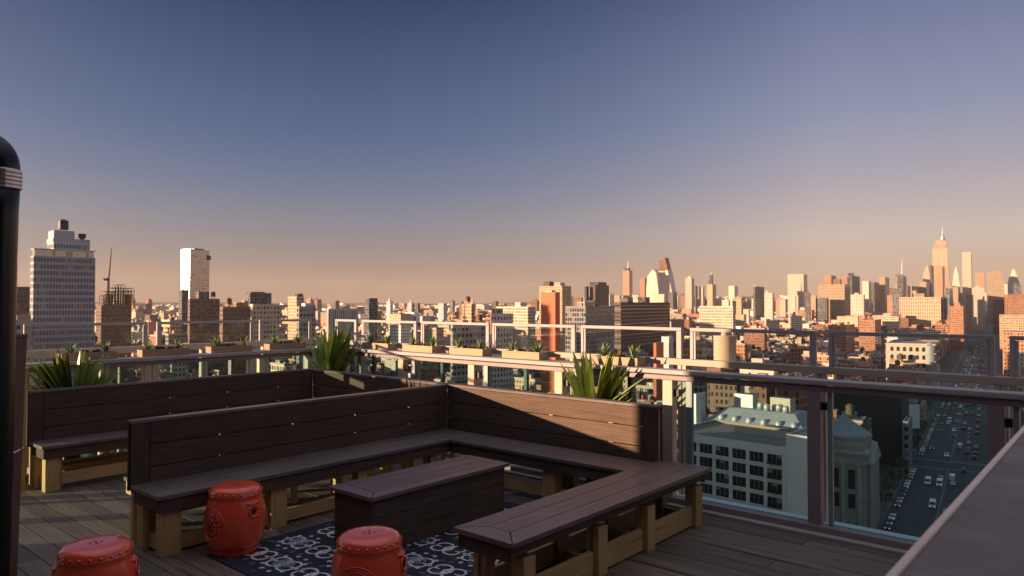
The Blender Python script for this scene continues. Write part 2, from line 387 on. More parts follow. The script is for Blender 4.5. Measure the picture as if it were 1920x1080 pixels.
# ---- outer parapet rails -----------------------------------------
def outer_front():
    t = thing('parapet_rail', (-3, 5.63, 0), 'outer front parapet beam with paired posts, standing behind the front guardrail', 'railing')
    g = G(); g.box(-8.46, 3.1, 5.60, 5.67, 1.118, 1.172, M['beam']); obj('beam', g, t, bevel=.005)
    for px in [-7.4, -6.35, -5.23, -4.08, -2.94, -1.80, -.67, .47, 1.6, 2.7]:
        for s in (-1, 1):
            g = G(); g.box(px+s*.022-.017, px+s*.022+.017, 5.605, 5.665, -.35, 1.124, M['cream'] if px < -2.5 else M['steel']); obj('post', g, t, bevel=.003)  # sun and shade put into the colour: cream on the left, steel on the right
    g = G(); g.box(-8.4, 3.1, 5.445, 5.70, -.5, .012, M['ledge']); g.box(-8.4, 3.1, 5.45, 5.50, .012, .05, M['ledge']); obj('ledge', g, t, bevel=.004)
outer_front()
def outer_left():
    t = thing('parapet_rail', (-8.43, 3.6, 0), 'outer left parapet beam with paired posts, standing behind the left guardrail', 'railing')
    g = G(); g.box(-8.46, -8.39, -1.2, 5.598, 1.10, 1.168, M['cream']); obj('beam', g, t, bevel=.005)
    for py in [.0, 1.1, 2.3, 3.0, 4.1, 4.9]:
        for s in (-1, 1):
            g = G(); g.box(-8.455, -8.395, py+s*.022-.017, py+s*.022+.017, -.35, 1.098, M['cream']); obj('post', g, t, bevel=.003)
    g = G(); g.box(-8.5, -7.87, -1.2, 5.44, -.5, .01, M['ledge']); obj('ledge', g, t, bevel=.004)
outer_left()
# ---- upper glass frames ------------------------------------------
ORD = ['first', 'second', 'third', 'fourth', 'fifth', 'sixth', 'seventh', 'eighth', 'ninth', 'tenth', 'eleventh']
def uframe(axis, a, b, c, z0, z1, label):
    loc = ((a+b)/2, c, z0) if axis == 'X' else (c, (a+b)/2, z0)
    t = thing('wind_screen', loc, label, 'wind screen', 'upright glass frames on the parapet')
    r = .014
    def bx(g, u0, u1, z0, z1, m, th=r):
        if axis == 'X': g.box(u0, u1, c-th, c+th, z0, z1, m)
        else: g.box(c-th, c+th, u0, u1, z0, z1, m)
        return g
    for u in (a, b):
        obj('upright', bx(G(), u-r, u+r, z0, z1-2*r-.001, M['steel']), t, bevel=.003)
        s = 1 if u == a else -1
        obj('edge_strip', bx(G(), min(u+s*.016, u+s*.034), max(u+s*.016, u+s*.034), z0+.002, z1-2*r-.004, M['steel'], .008), t)
    obj('top_bar', bx(G(), a-r, b+r, z1-2*r, z1, M['steel']), t, bevel=.003)
    obj('glass_pane', bx(G(), a+.036, b-.036, z0+.002, z1-2*r-.004, M['clear'], .003), t)
LF = [(1.05, 2.13), (2.271, 3.439), (3.568, 4.734), (4.836, 5.58)]
FF = [(-7.92, -7.499), (-7.362, -6.363), (-6.252, -5.21), (-5.133, -4.087), (-3.987, -2.966), (-2.856, -1.848), (-1.728, -0.718), (-0.609, .40)]
for i, (a, b) in enumerate(LF):
    uframe('Y', a, b, -8.425, 1.169, 1.435, ['upright glass frame on the left parapet, beyond the stove pipe at the left edge', 'leftmost upright glass frame on the left parapet, above the spiky plant by the wooden posts', 'upright glass frame in the middle of the left parapet', 'upright glass frame on the left parapet, nearest the corner plant'][i])
FL = ['short narrow upright glass frame at the corner, partly behind the corner plant', 'upright glass frame on the front parapet, next right of the short corner frame',
 'upright glass frame on the front parapet, third along from the corner', 'upright glass frame crossed by the red brick chimney block behind it',
 'upright glass frame above the spiky plant behind the lit bench back', 'upright glass frame with the round tan tank seen through it',
 'widest-looking upright glass frame, with the ornate lit building seen through it', 'upright glass frame cut by the right edge of the photo']
for i, (a, b) in enumerate(FF):
    uframe('X', a, b, 5.635, 1.173, 1.438, FL[i])

# ---- planter boxes on the rail -----------------------------------
def blade(g, base, d, L, w, mat, droop=.5, seg=6, fold=.25, zup=1.0):
    """strap leaf: folded blade leaving base in horizontal direction d"""
    d = Vector((d[0], d[1], 0)); s = Vector((-d.y, d.x, 0)); p = Vector(base); vs = []; fs = []
    ang = atan2(zup, 1.0); 
    for i in range(seg+1):
        t = i/seg; ww = w*(.55+1.3*t if t < .35 else 1.0*(1-((t-.35)/.65)**2.2)+.02)*.5
        a = ang-droop*t*t
        u = (d*cos(a)+Vector((0,0,1))*sin(a)); nrm = s.cross(u)
        vs += [p-s*ww+nrm*ww*fold, p+nrm*(-ww*fold), p+s*ww+nrm*ww*fold]
        p = p+u*(L/seg)
    for i in range(seg):
        b = i*3; fs += [(b,b+1,b+4,b+3),(b+1,b+2,b+5,b+4)]
    g.add(vs, fs, mat)
def planter(axis, a, b, c, z, label, rnd):
    loc = ((a+b)/2, c, z) if axis == 'X' else (c, (a+b)/2, z)
    t = thing('planter_box', loc, label, 'planter', 'cedar planter boxes on the guardrail')
    h = .074; w = .068; m = M['planter'] if axis == 'X' else M['planterY']
    def bx(g, u0, u1, v0, v1, z0, z1, mm):
        return g.box(u0, u1, c+v0, c+v1, z+z0, z+z1, mm) if axis == 'X' else g.box(c+v0, c+v1, u0, u1, z+z0, z+z1, mm)
    g = G(); e = .014
    bx(g, a, b, -w, -w+e, 0, h, m); bx(g, a, b, w-e, w, 0, h, m); bx(g, a, a+e, -w+e, w-e, 0, h-.002, m); bx(g, b-e, b, -w+e, w-e, 0, h-.002, m); bx(g, a+e, b-e, -w+e, w-e, .003, .01, m)
    obj('box', g, t, bevel=.002)
    g = G(); bx(g, a+e, b-e, -w+e, w-e, .012, h-.015, M['soil']); obj('soil', g, t)
    for f in (.2, .82):
        u = a+(b-a)*f+rnd.uniform(-.02, .02); g = G()
        bp = (u, c, z+h-.016) if axis == 'X' else (c, u, z+h-.016)
        for k in range(24):
            an = rnd.uniform(0, 2*pi); blade(g, bp, (cos(an), sin(an)), rnd.uniform(.09, .15), .017, M[rnd.choice(('leafC','leafB','leafC'))], rnd.uniform(.1, .5), 4, .2, rnd.uniform(.5, 4))
        obj('agave_tuft', g, t)
    for f in (.38, .5, .63):
        u = a+(b-a)*f; g = G()
        for k in range(3):
            q = u+rnd.uniform(-.035, .035); o2 = rnd.uniform(-.03, .03)
            bp = (q, c+o2, z+h-.016) if axis == 'X' else (c+o2, q, z+h-.016)
            for j in range(11):
                an = rnd.uniform(0, 2*pi); blade(g, bp, (cos(an), sin(an)), rnd.uniform(.035, .06), .02, M[rnd.choice(('succ','leafB','succ'))], .2, 3, .3, rnd.uniform(.5, 2.5))
        obj('succulent', g, t)
rn = random.Random(3)
PX = [(-7.12, -6.63), (-6.37, -5.87), (-5.60, -5.11), (-4.84, -4.36), (-3.75, -3.27)]
PLB = ['planter box on the front rail nearest the corner, crossed by a leaf shadow', 'planter box on the front rail, second from the corner', 'planter box on the front rail, third from the corner',
       'planter box on the front rail, fourth from the corner', 'planter box on the front rail, mostly hidden behind the big spiky plant']
for (a, b), l in zip(PX, PLB): planter('X', a, b, 5.50, 1.099, l, rn)
PY = [(2.42, 2.92), (3.16, 3.66), (3.90, 4.40), (4.62, 5.12)]
PLB = ['leftmost planter box on the left rail, behind the first spiky plant', 'planter box on the left rail with pale tufts, second from the left', 'planter box on the left rail, third from the left', 'planter box on the left rail beside the corner plant']
for (a, b), l in zip(PY, PLB): planter('Y', a, b, -7.90, 1.086, l, rn)
g = G(); g.box(-8.0, -7.902, 1.6, 5.33, 1.06, 1.084, M['bronze']); 
for py in (1.8, 3.0, 4.2, 5.2): g.box(-7.985, -7.915, py-.02, py+.02, .012, 1.059, M['bronze'])
tag(obj('planter_shelf', g, origin=(-7.95, 3.4, 1.06), bevel=.003), 'narrow brown shelf carrying the planters of the left rail', 'shelf')
g = G(); g.box(-7.7, -3.2, 5.477, 5.585, 1.068, 1.096, M['bronze'])
for px in (-7.0, -5.8, -4.6, -3.4): g.box(px-.02, px+.02, 5.51, 5.55, .052, 1.067, M['bronze'])
tag(obj('planter_shelf', g, origin=(-3, 5.53, 1.06), bevel=.003), 'narrow brown shelf carrying the planters of the front rail', 'shelf')

# ---- big spiky plants --------------------------------------------
def spiky(loc, R, ht, n, seed, label, cut=None, potr=.12, poth=.62, wid=.086, fan=None):
    r = random.Random(seed)
    t = thing('spiky_plant', loc, label, 'plant', 'big spiky plants in tall pots')
    x, y, z = loc
    g = G(); g.lathe((x, y, z), [(potr*.75, 0), (potr*.8, .02), (potr, poth-.03), (potr*1.04, poth-.03), (potr*1.04, poth), (potr*.93, poth), (potr*.93, poth-.05)], M['pot'], 28); obj('pot', g, t, smooth=False)
    g = G(); g.lathe((x, y, z), [(potr*.92, poth-.08), (potr*.92, poth-.045)], M['soil'], 24); obj('soil', g, t)
    g = G()
    for k in range(n):
        an = r.uniform(0, 2*pi); zup = r.choice((r.uniform(1.2, 2.6), r.uniform(2, 8)))
        if k > .8*n: zup = r.uniform(.7, 1.1)
        rr = r.uniform(0, potr*.6)
        dx, dy = cos(an), sin(an)
        if fan: dx *= fan[0]; dy *= fan[1]; q = sqrt(dx*dx+dy*dy)+1e-6; dx /= q; dy /= q
        if fan and fan[1] < .5 and abs(dx) < .93: dx = math.copysign(.93, dx or 1); dy = math.copysign(.2, dy); zup *= 2.2
        if fan and fan[0] < .5 and abs(dy) < .93: dy = math.copysign(.93, dy or 1); dx = math.copysign(.2, dx); zup *= 2.2
        L = ht*r.uniform(.55, 1.05)*(1 if zup > .8 else .8)
        blade(g, (x+rr*cos(an)*(.35 if fan and fan[0] < .5 else 1), y+rr*sin(an)*(.35 if fan and fan[1] < .5 else 1), z+poth-.05+r.uniform(0, .16)), (dx, dy), L, wid*r.uniform(.75, 1.25), M[r.choice(('leafA','leafA','leafA','leafB'))], r.uniform(.02, .35), 8, .3, zup)
    obj('leaves', g, t, smooth=False)
spiky((-7.665, 2.46, 0), .3, .60, 110, 6, 'big spiky plant behind the far-left bench back, beside the wooden posts', potr=.085, poth=.58, fan=(.16, 1))
spiky((-7.42, 5.215, 0), .3, .74, 84, 12, 'tall spiky plant at the corner where the two guardrails meet', potr=.105, poth=.62, fan=(1, .25))
spiky((-3.57, 5.235, 0), .3, .57, 96, 21, 'big spiky plant behind the sunlit bench back, leaning leaves over it', potr=.105, poth=.60, fan=(1, .16))

# ---- benches ------------------------------------------------------
def planks(g, axis, u0, u1, v0, v1, n, z0, z1, mat, vert=False, gap=.006):
    """n parallel boards; horizontal surface (vert False: v is the other floor axis) or vertical (v is z)"""
    w = (v1-v0)/n
    for k in range(n):
        a, b = v0+k*w+gap/2, v0+(k+1)*w-gap/2
        if axis == 'X': g.box(u0, u1, a, b, z0, z1, mat)
        else: g.box(a, b, u0, u1, z0, z1, mat)
def back_panel(t, axis, u0, u1, c0, c1, z0, z1, frame=.12, fr0=True, fr1=True):
    """panel back: upright end boards, three to four horizontal boards with thin gaps, cap board"""
    g = G(); m = M['dark'+axis]; mz = M['darkZ']; n = 3; cap = .022
    ia, ib = u0+(frame if fr0 else 0), u1-(frame if fr1 else 0)
    def bx(a, b, p0, p1, q0, q1, mm):
        if axis == 'X': g.box(a, b, p0, p1, q0, q1, mm)
        else: g.box(p0, p1, a, b, q0, q1, mm)
    h = (z1-cap-z0)/n
    for k in range(n):
        for (p0, p1) in ((c0, c0+.018), (c1-.018, c1)):
            x = ia; segs = max(1, int(round((ib-ia)/1.3)))
            bx(ia, ib, p0, p1, z0+k*h+.0035, z0+(k+1)*h-.0035, m)
    if fr0: bx(u0, ia-.004, c0, c0+.018, z0, z1-cap, mz); bx(u0, ia-.004, c1-.018, c1, z0, z1-cap, mz)
    if fr1: bx(ib+.004, u1, c0, c0+.018, z0, z1-cap, mz); bx(ib+.004, u1, c1-.018, c1, z0, z1-cap, mz)
    o = obj('backrest', g, t, bevel=.002)
    g = G(); bx(u0-.004, u1+.004, c0-.004, c1+.004, z1-cap, z1, M['cap'+axis]); obj('cap_board', g, t, bevel=.003)
    # studs inside, holding the boards
    g = G(); k = u0+.02
    while k < u1-.03:
        bx(k, k+.04, c0+.019, c1-.019, .02, z1-cap-.002, M['pineZ']); k += .62
    bx(u1-.05, u1-.012, c0+.019, c1-.019, .02, z1-cap-.002, M['pineZ'])
    obj('frame_stud', g, t)
    return o
def seat(t, axis, u0, u1, v0, v1, z, n=3, apron=True, e0=True, e1=True, apv=None):
    g = G(); m = M['seat'+axis]; oth = 'Y' if axis == 'X' else 'X'; b = .12
    a0 = u0+(b+.004 if e0 else 0); a1 = u1-(b+.004 if e1 else 0)
    def bx(g, a, c, p, q, z0, z1, mm):
        if axis == 'X': g.box(a, c, p, q, z0, z1, mm)
        else: g.box(p, q, a, c, z0, z1, mm)
    w = (v1-v0)/n; th = .028
    for k in range(n):
        lo, hi = v0+k*w+(.003 if k else 0), v0+(k+1)*w-(.003 if k < n-1 else 0)
        # mitred picture-frame ends: outer boards run on, end board closes the middle
        if k in (0, n-1): bx(g, u0 if e0 else u0, u1, lo, hi, z-th, z, m)
        else: bx(g, a0, a1, lo, hi, z-th, z, m)
    mo = M['seat'+oth]
    if n > 2:
        if e0: bx(g, u0, a0-.006, v0+w+.003, v1-w-.003, z-th, z, mo)
        if e1: bx(g, a1+.006, u1, v0+w+.003, v1-w-.003, z-th, z, mo)
    s = obj('seat', g, t, bevel=.003)
    if apron:
        g = G(); i = .018
        bx(g, u0+i, u1-i, v0+i, v0+i+.022, z-th-.09, z-th-.001, M['dark'+axis]); bx(g, u0+i, u1-i, v1-i-.022, v1-i, z-th-.09, z-th-.001, M['dark'+axis])
        bx(g, u0+i, u0+i+.022, v0+i+.024, v1-i-.024, z-th-.088, z-th-.001, M['dark'+oth]); bx(g, u1-i-.022, u1-i, v0+i+.024, v1-i-.024, z-th-.088, z-th-.001, M['dark'+oth])
        obj('apron', g, t, bevel=.002)
    return s
def leg(t, x0, x1, y0, y1, z1, z0=0):
    g = G(); g.box(x0, x1, y0, y1, z0, z1, M['pineZ']); return obj('leg', g, t, bevel=.003)
def stretcher(t, x0, x1, y0, y1, z0, z1):
    g = G(); ax = 'X' if x1-x0 > y1-y0 else 'Y'; g.box(x0, x1, y0, y1, z0, z1, M['pine'+ax]); return obj('stretcher', g, t, bevel=.002)
def mitred_top(t, name, x0, x1, y0, y1, z, th, bw, inner, m_long, m_end):
    g = G(); q = .0025
    def slab(P, mat):
        n = len(P); vs = [(x, y, z-th) for x, y in P]+[(x, y, z) for x, y in P]
        g.add(vs, [tuple(range(n-1, -1, -1)), tuple(range(n, 2*n))]+[(i, (i+1) % n, n+(i+1) % n, n+i) for i in range(n)], mat)
    slab([(x0, y0+q), (x0+bw-q, y0+bw+q), (x0+bw-q, y1-bw-q), (x0, y1-q)], m_long); slab([(x1, y1-q), (x1-bw+q, y1-bw-q), (x1-bw+q, y0+bw+q), (x1, y0+q)], m_long)
    slab([(x0+q, y0), (x1-q, y0), (x1-bw-q, y0+bw-q), (x0+bw+q, y0+bw-q)], m_end); slab([(x1-q, y1), (x0+q, y1), (x0+bw+q, y1-bw+q), (x1-bw-q, y1-bw+q)], m_end)
    w = (x1-x0-2*bw)/inner
    for k in range(inner): a = x0+bw+k*w; slab([(a+q, y0+bw+q), (a+w-q, y0+bw+q), (a+w-q, y1-bw-q), (a+q, y1-bw-q)], m_long)
    return obj(name, g, t, bevel=.0025)
SZ = .41
# main L bench
t = thing('corner_bench', (-5.0, 3.4, 0), 'dark brown L-shaped bench with high plank back wrapped around the low table', 'bench')
seat(t, 'Y', 2.02, 4.98, -5.175, -4.735, SZ, e1=False)
seat(t, 'X', -4.733, -2.87, 4.595, 4.98, SZ, n=2, e0=False, e1=False)
back_panel(t, 'Y', 2.03, 5.0, -5.26, -5.18, .36, .845, fr1=True)
back_panel(t, 'X', -5.178, -2.83, 5.0, 5.08, .36, .845, fr0=False, frame=.13)
back_panel(t, 'X', -5.775, -5.264, 5.0, 5.08, .36, .845, fr1=False, frame=.07)
for y0, y1 in ((2.06, 2.19), (2.84, 2.97), (3.62, 3.71), (4.40, 4.49)):
    leg(t, -4.87, -4.78, y0, y1, .29); leg(t, -5.17, -5.09, y0, y1-.02, .38)
    stretcher(t, -5.088, -4.872, y0+.02, y0+.058, .02, .11)
leg(t, -5.06, -5.02, 2.04, 2.08, .38); 
for x0, x1 in ((-4.55, -4.46), (-3.70, -3.57), (-3.0, -2.91)):
    leg(t, x0, x1, 4.65, 4.74, .29); leg(t, x0, x1, 4.90, 4.99, .38)
    stretcher(t, x0+.02, x0+.058, 4.742, 4.898, .02, .11)
stretcher(t, -4.86, -4.82, 2.192, 4.398, .02, .11); stretcher(t, -4.458, -3.702, 4.70, 4.738, .05, .14); stretcher(t, -3.568, -3.002, 4.70, 4.738, .05, .14)
stretcher(t, -5.15, -5.11, 2.192, 4.398, .18, .27)
# bench behind, sharing the aisle with the far bench (its near end shows left of the main back)
t = thing('short_bench', (-5.5, 3.2, 0), 'low bench end on the aisle side of the high back, with pale sawn pine ends', 'bench')
seat(t, 'Y', 2.16, 4.6, -5.66, -5.265, .37, n=2, e0=False, e1=False, apron=False)
g = G(); g.box(-5.64, -5.29, 2.17, 2.21, .25, .341, M['pineX']); obj('end_board', g, t, bevel=.002)
for y0 in (2.22, 3.1, 4.3):
    leg(t, -5.62, -5.54, y0, y0+.08, .341); leg(t, -5.36, -5.28, y0, y0+.08, .341)
stretcher(t, -5.60, -5.56, 2.302, 3.098, .05, .14); stretcher(t, -5.60, -5.56, 3.182, 4.298, .05, .14)
# far-left bench
t = thing('corner_bench', (-7.3, 3.5, 0), 'dark brown L-shaped bench farther off, backing onto the left guardrail', 'bench')
seat(t, 'Y', 2.06, 4.98, -7.50, -7.14, SZ, e1=False)
seat(t, 'X', -7.138, -5.90, 4.60, 4.98, SZ, n=2, e0=False, e1=False)
back_panel(t, 'Y', 2.06, 5.0, -7.57, -7.505, .36, .86)
back_panel(t, 'X', -7.503, -5.80, 5.0, 5.08, .36, .85, fr0=False)
for y0 in (2.10, 2.95, 3.8, 4.5):
    leg(t, -7.27, -7.18, y0, y0+.13, .29); leg(t, -7.49, -7.42, y0-.01, y0+.06, .38)
    stretcher(t, -7.418, -7.272, y0+.02, y0+.058, .02, .1)
for x0 in (-6.9, -6.0):
    leg(t, x0, x0+.09, 4.65, 4.74, .29); leg(t, x0, x0+.09, 4.9, 4.98, .38)
stretcher(t, -7.25, -7.21, 2.232, 4.498, .05, .15); stretcher(t, -7.46, -7.425, 2.165, 4.488, .12, .21)
# right backless bench
t = thing('backless_bench', (-2.64, 3.95, 0), 'backless bench of reddish boards on pine legs at the end of the L bench', 'bench')
mitred_top(t, 'seat', -2.865, -2.43, 2.81, 5.10, SZ+.004, .028, .14, 1, M['redseatY'], M['redseatX'])
g = G(); i = .02; zt = SZ+.004-.029
g.box(-2.865+i, -2.865+i+.022, 2.81+i, 5.10-i, zt-.085, zt, M['darkY']); g.box(-2.43-i-.022, -2.43-i, 2.81+i, 5.10-i, zt-.05, zt, M['darkY'])
g.box(-2.865+i+.024, -2.43-i-.024, 2.81+i, 2.81+i+.022, zt-.083, zt, M['darkX']); g.box(-2.865+i+.024, -2.43-i-.024, 5.10-i-.022, 5.10-i, zt-.083, zt, M['darkX']); obj('apron', g, t, bevel=.002)
for y0, y1 in ((2.93, 3.04), (3.61, 3.76), (4.18, 4.34), (4.88, 5.03)):
    yy = (y0+y1)/2
    leg(t, -2.55, -2.46, yy-.05, yy+.05, .295)
    leg(t, -2.83, -2.79, yy-.05, yy+.05, .295); leg(t, -2.785, -2.745, yy-.04, yy+.04, .295)
    stretcher(t, -2.743, -2.552, yy-.02, yy+.02, .012, .09)
for a, b in ((3.04, 3.63), (3.74, 4.20), (4.31, 4.90)):
    stretcher(t, -2.53, -2.492, a, b, .012, .15); stretcher(t, -2.82, -2.79, a, b, .012, .14)
# table: a closed box
t = thing('low_table', (-3.955, 3.6, 0), 'long closed box table with reddish board top in the middle of the benches', 'table')
g = G(); X0, X1, Y0, Y1, z = -4.19, -3.72, 2.92, 4.27, .40; b = .10; th = .028
mitred_top(t, 'table_top', X0, X1, Y0, Y1, z, th, b, 2, M['redseatY'], M['redseatX'])
g = G(); i = .03
for k in range(3):
    za, zb = .012+k*.119, .012+(k+1)*.119-.004
    g.box(X0+i, X1-i, Y0+i, Y0+i+.02, za, zb, M['darkX']); g.box(X0+i, X1-i, Y1-i-.02, Y1-i, za, zb, M['darkX'])
    g.box(X0+i, X0+i+.02, Y0+i+.022, Y1-i-.022, za, zb, M['darkY']); g.box(X1-i-.02, X1-i, Y0+i+.022, Y1-i-.022, za, zb, M['darkY'])
obj('side_panel', g, t, bevel=.002)

# ---- rug ----------------------------------------------------------
def ribbon(g, pts, w, z, mat):
    L = len(pts); vs = []
    for i, p in enumerate(pts):
        a = pts[max(i-1, 0)]; b = pts[min(i+1, L-1)]; dx, dy = b[0]-a[0], b[1]-a[1]; q = sqrt(dx*dx+dy*dy)+1e-9
        t = i/(L-1); ww = w*(.5+.9*sin(pi*min(1, t*1.15+.05)))*.5
        vs += [(p[0]-dy/q*ww, p[1]+dx/q*ww, z), (p[0]+dy/q*ww, p[1]-dx/q*ww, z)]
    g.add(vs, [(2*i, 2*i+1, 2*i+3, 2*i+2) for i in range(L-1)], mat)
def rug():
    x0, x1, y0, y1 = -4.60, -2.66, 2.27, 4.50
    g = G(); g.box(x0, x1, y0, y1, .0025, .010, M['rug'])
    e = .045
    for a, b, c, d in ((x0, x1, y0, y0+e), (x0, x1, y1-e, y1), (x0, x0+e, y0+e, y1-e), (x1-e, x1, y0+e, y1-e)): g.box(a, b, c, d, .0105, .0112, M['rugedge'])
    T = .29; k = 0; zz = [.0114]
    def P(cx, cy, pts, sx, sy, w, m=M['scroll']):
        zz[0] += 2.5e-6; ribbon(g, [(cx+sx*u*T, cy+sy*v*T) for u, v in pts], w, zz[0], m)
    spiral = []
    for i in range(38):
        a = -.7+i/37*2*pi*.98; r = .40*math.exp(-1.9*i/37); spiral.append((.27-r*cos(a), .06+r*sin(a)))
    stem = [(.05-.0*i, .10-.10*(i/12)) if False else (.05*(1-(i/12)**2)*1.0, .10-.62*(i/12)) for i in range(13)]
    nx = int((x1-x0-.1)/T); ny = int((y1-y0-.1)/T)
    for ix in range(nx+1):
        for iy in range(ny+1):
            cx = x0+.24+ix*T; cy = y0+.24+iy*T
            if cx > x1-.19 or cy > y1-.19: continue
            for sx in (-1, 1):
                for sy in (-1, 1): P(cx, cy, spiral, sx, sy, .0125)
            if (ix+iy) % 2 == 0:
                for a in range(8):
                    an = a*pi/4; P(cx, cy, [(.06*cos(an)*j, .06*sin(an)*j) for j in (.4, 1, 1.7, 2.2)], 1, 1, .02, M['scroll'])
            else:
                for a in range(6):
                    an = a*pi/3+.3; pts = [(.13*cos(an)+.11*cos(b_/14*2*pi), .13*sin(an)+.11*sin(b_/14*2*pi)) for b_ in range(15)]
                    P(cx, cy, pts, 1, 1, .012, M['rugblue'])
                for a in range(10):
                    an = a*pi/5; P(cx, cy, [(.47*cos(an)+.03*cos(b_/8*2*pi), .47*sin(an)+.03*sin(b_/8*2*pi)) for b_ in range(9)], 1, 1, .014, M['scroll'])
    tag(obj('rug', g, origin=((x0+x1)/2, (y0+y1)/2, 0)), 'navy rug with cream scrollwork and blue flowers, under the low table', 'rug')
rug()

# ---- ceramic drum stools -----------------------------------------
def stool(label, loc, rot):
    t = thing('drum_stool', (0, 0, 0), label, 'stool', 'red ceramic drum stools')
    prof = [(.138, 0), (.142, .008), (.150, .03), (.1515, .038), (.150, .046), (.154, .05)]
    for i in range(15):
        q = i/14; prof.append((.156+.040*sin(pi*(.08+.84*q))**.9-.004, .055+.325*q))
    prof += [(.166, .385), (.168, .389), (.165, .394), (.163, .405), (.160, .418), (.152, .430), (.138, .4385), (.11, .4425), (.06, .444), (.012, .4445)]
    g = G(); g.lathe((0, 0, 0), prof, M['red'], 72)
    def rad(z):
        for (r0, z0), (r1, z1) in zip(prof, prof[1:]):
            if z0 <= z <= z1 and z1 > z0: return r0+(r1-r0)*(z-z0)/(z1-z0)
        return .16
    def stud(z, n, s):
        for k in range(n):
            a = 2*pi*k/n; r = rad(z); c = Vector((r*cos(a), r*sin(a), z)); o = Vector((cos(a), sin(a), 0)); u = Vector((-sin(a), cos(a), 0)); w = Vector((0, 0, 1))
            vs = []; fs = []
            for i, (q, h) in enumerate(((1, -.002), (.8, .55), (.4, .85))):
                for j in range(8): vs.append(c+o*(h*s)+(u*cos(j*pi/4)+w*sin(j*pi/4))*s*q)
            vs.append(c+o*s); fs = [(i*8+j, i*8+(j+1)%8, (i+1)*8+(j+1)%8, (i+1)*8+j) for i in range(2) for j in range(8)]+[(16+j, 16+(j+1)%8, 24) for j in range(8)]
            g.add(vs, fs, M['red'])
    stud(.406, 22, .0085); stud(.022, 26, .0065)
    obj('body', g, t, smooth=True)
    def on(a, z, lift): r = rad(z)+lift; return (r*cos(a), r*sin(a), z)
    zc = .215
    for a0 in (0, pi):      # pierced medallions with ring mouldings
        g = G()
        for R, w in ((.112, .0032), (.100, .0025), (.088, .003)):
            g.tube([on(a0+R*cos(b)/.19, zc+R*sin(b), .0015) for b in [i/40*2*pi for i in range(41)]], w, M['red'], 6)
        m = obj('medallion', g, t, smooth=True)
        g = G()
        def blob(a, z, ra, rz, rot=0):
            n = 12; vs = [on(a+(ra*cos(k*2*pi/n)*cos(rot)-rz*sin(k*2*pi/n)*sin(rot))/.19, z+ra*cos(k*2*pi/n)*sin(rot)+rz*sin(k*2*pi/n)*cos(rot), .0022) for k in range(n)]
            g.add(vs, [tuple(range(n))], M['redhole'])
        blob(a0, zc, .012, .012)
        for k in range(8): b = k*pi/4; blob(a0+.034*cos(b)/.19, zc+.034*sin(b), .016, .0055, b)
        for k in range(14): b = k*2*pi/14; blob(a0+.066*cos(b)/.19, zc+.066*sin(b), .011, .0048, b+.9*(-1)**k)
        obj('pierced_pattern', g, m, origin=m['org'])
    for a0 in (pi/2, -pi/2):      # lion-mask style handle with a round hole
        g = G(); z = .305
        g.tube([on(a0+.034*cos(b)/.185, z+.034*sin(b)-.01, .004) for b in [i/24*2*pi for i in range(25)]], .0055, M['red'], 8)
        g.tube([on(a0+.05*(i-4)/4/.185, z+.05-.012*abs(i-4)/4, .003) for i in range(9)], .006, M['red'], 8)
        g.tube([on(a0+.03*(i-3)/3/.185, z+.036, .006) for i in range(7)], .007, M['red'], 8)
        h = obj('handle', g, t, smooth=True)
        g = G(); n = 18; g.add([on(a0+.019*cos(k*2*pi/n)/.185, z-.01+.019*sin(k*2*pi/n), .0025) for k in range(n)], [tuple(range(n))], M['redhole'])
        obj('handle_hole', g, h, origin=h['org'])
    g = G()
    def topblob(x, y, ra, rb, rot):
        n = 12; g.add([(x+ra*cos(k*2*pi/n)*cos(rot)-rb*sin(k*2*pi/n)*sin(rot), y+ra*cos(k*2*pi/n)*sin(rot)+rb*sin(k*2*pi/n)*cos(rot), .4462) for k in range(n)], [tuple(range(n))], M['redhole'])
    topblob(0, 0, .006, .006, 0)
    for k in range(4): b = k*pi/2+.4; topblob(.026*cos(b), .026*sin(b), .011, .004, b+pi/2)
    obj('coin_holes', g, t)
    t.location = loc; t.rotation_euler = (0, 0, rot); return t
s0 = stool('red ceramic drum stool alone on the bare deck, cut by the bottom edge', (-3.975, 1.39, 0), radians(62-90))
s1 = copy_tree(s0); s1.location = (-4.545, 2.44, 0); s1.rotation_euler = (0, 0, radians(-82)); s1['label'] = 'red ceramic drum stool pushed against the L bench seat, standing whole in view'
s2 = copy_tree(s0); s2.location = (-3.035, 2.37, .011); s2.rotation_euler = (0, 0, radians(-58)); s2['label'] = 'red ceramic drum stool standing on the rug by the end of the low table'

# ---- left edge: wooden posts, stove pipe, wire --------------------
def tilt_box(g, bx, by, tx, ty, w, z0, z1, mat):
    vs = [(x+sx*w/2, y+sy*w/2, z) for (x, y, z) in ((bx, by, z0), (tx, ty, z1)) for sx, sy in ((-1,-1),(1,-1),(1,1),(-1,1))]
    g.add(vs, [(3,2,1,0),(4,5,6,7),(0,1,5,4),(1,2,6,5),(2,3,7,6),(3,0,4,7)], mat)
def colpos(x, d): p = at_dist(x, d); return (p.x, p.y)
t = thing('wooden_post', (*colpos(22, 3.7), 0), 'reddish square wooden post right of the black stove pipe, nearest the camera', 'post')
g = G(); b0 = colpos(16, 3.7); b1 = colpos(31, 3.7); tilt_box(g, *b0, *b1, .078, 0, 1.47, M['postwood']); obj('shaft', g, t, bevel=.003)
g = G(); tilt_box(g, *b1, *b1, .084, 1.471, 1.49, M['postwood']); obj('post_cap', g, t, bevel=.003)
pb = Vector((-7.50, 2.0))
t = thing('wooden_post', (-7.5, 1.98, 0), 'yellow pine post at the near end of the far-left bench', 'post')
g = G(); g.box(-7.57, -7.46, 1.94, 2.03, 0, 1.05, M['pineZ']); obj('shaft', g, t, bevel=.003)
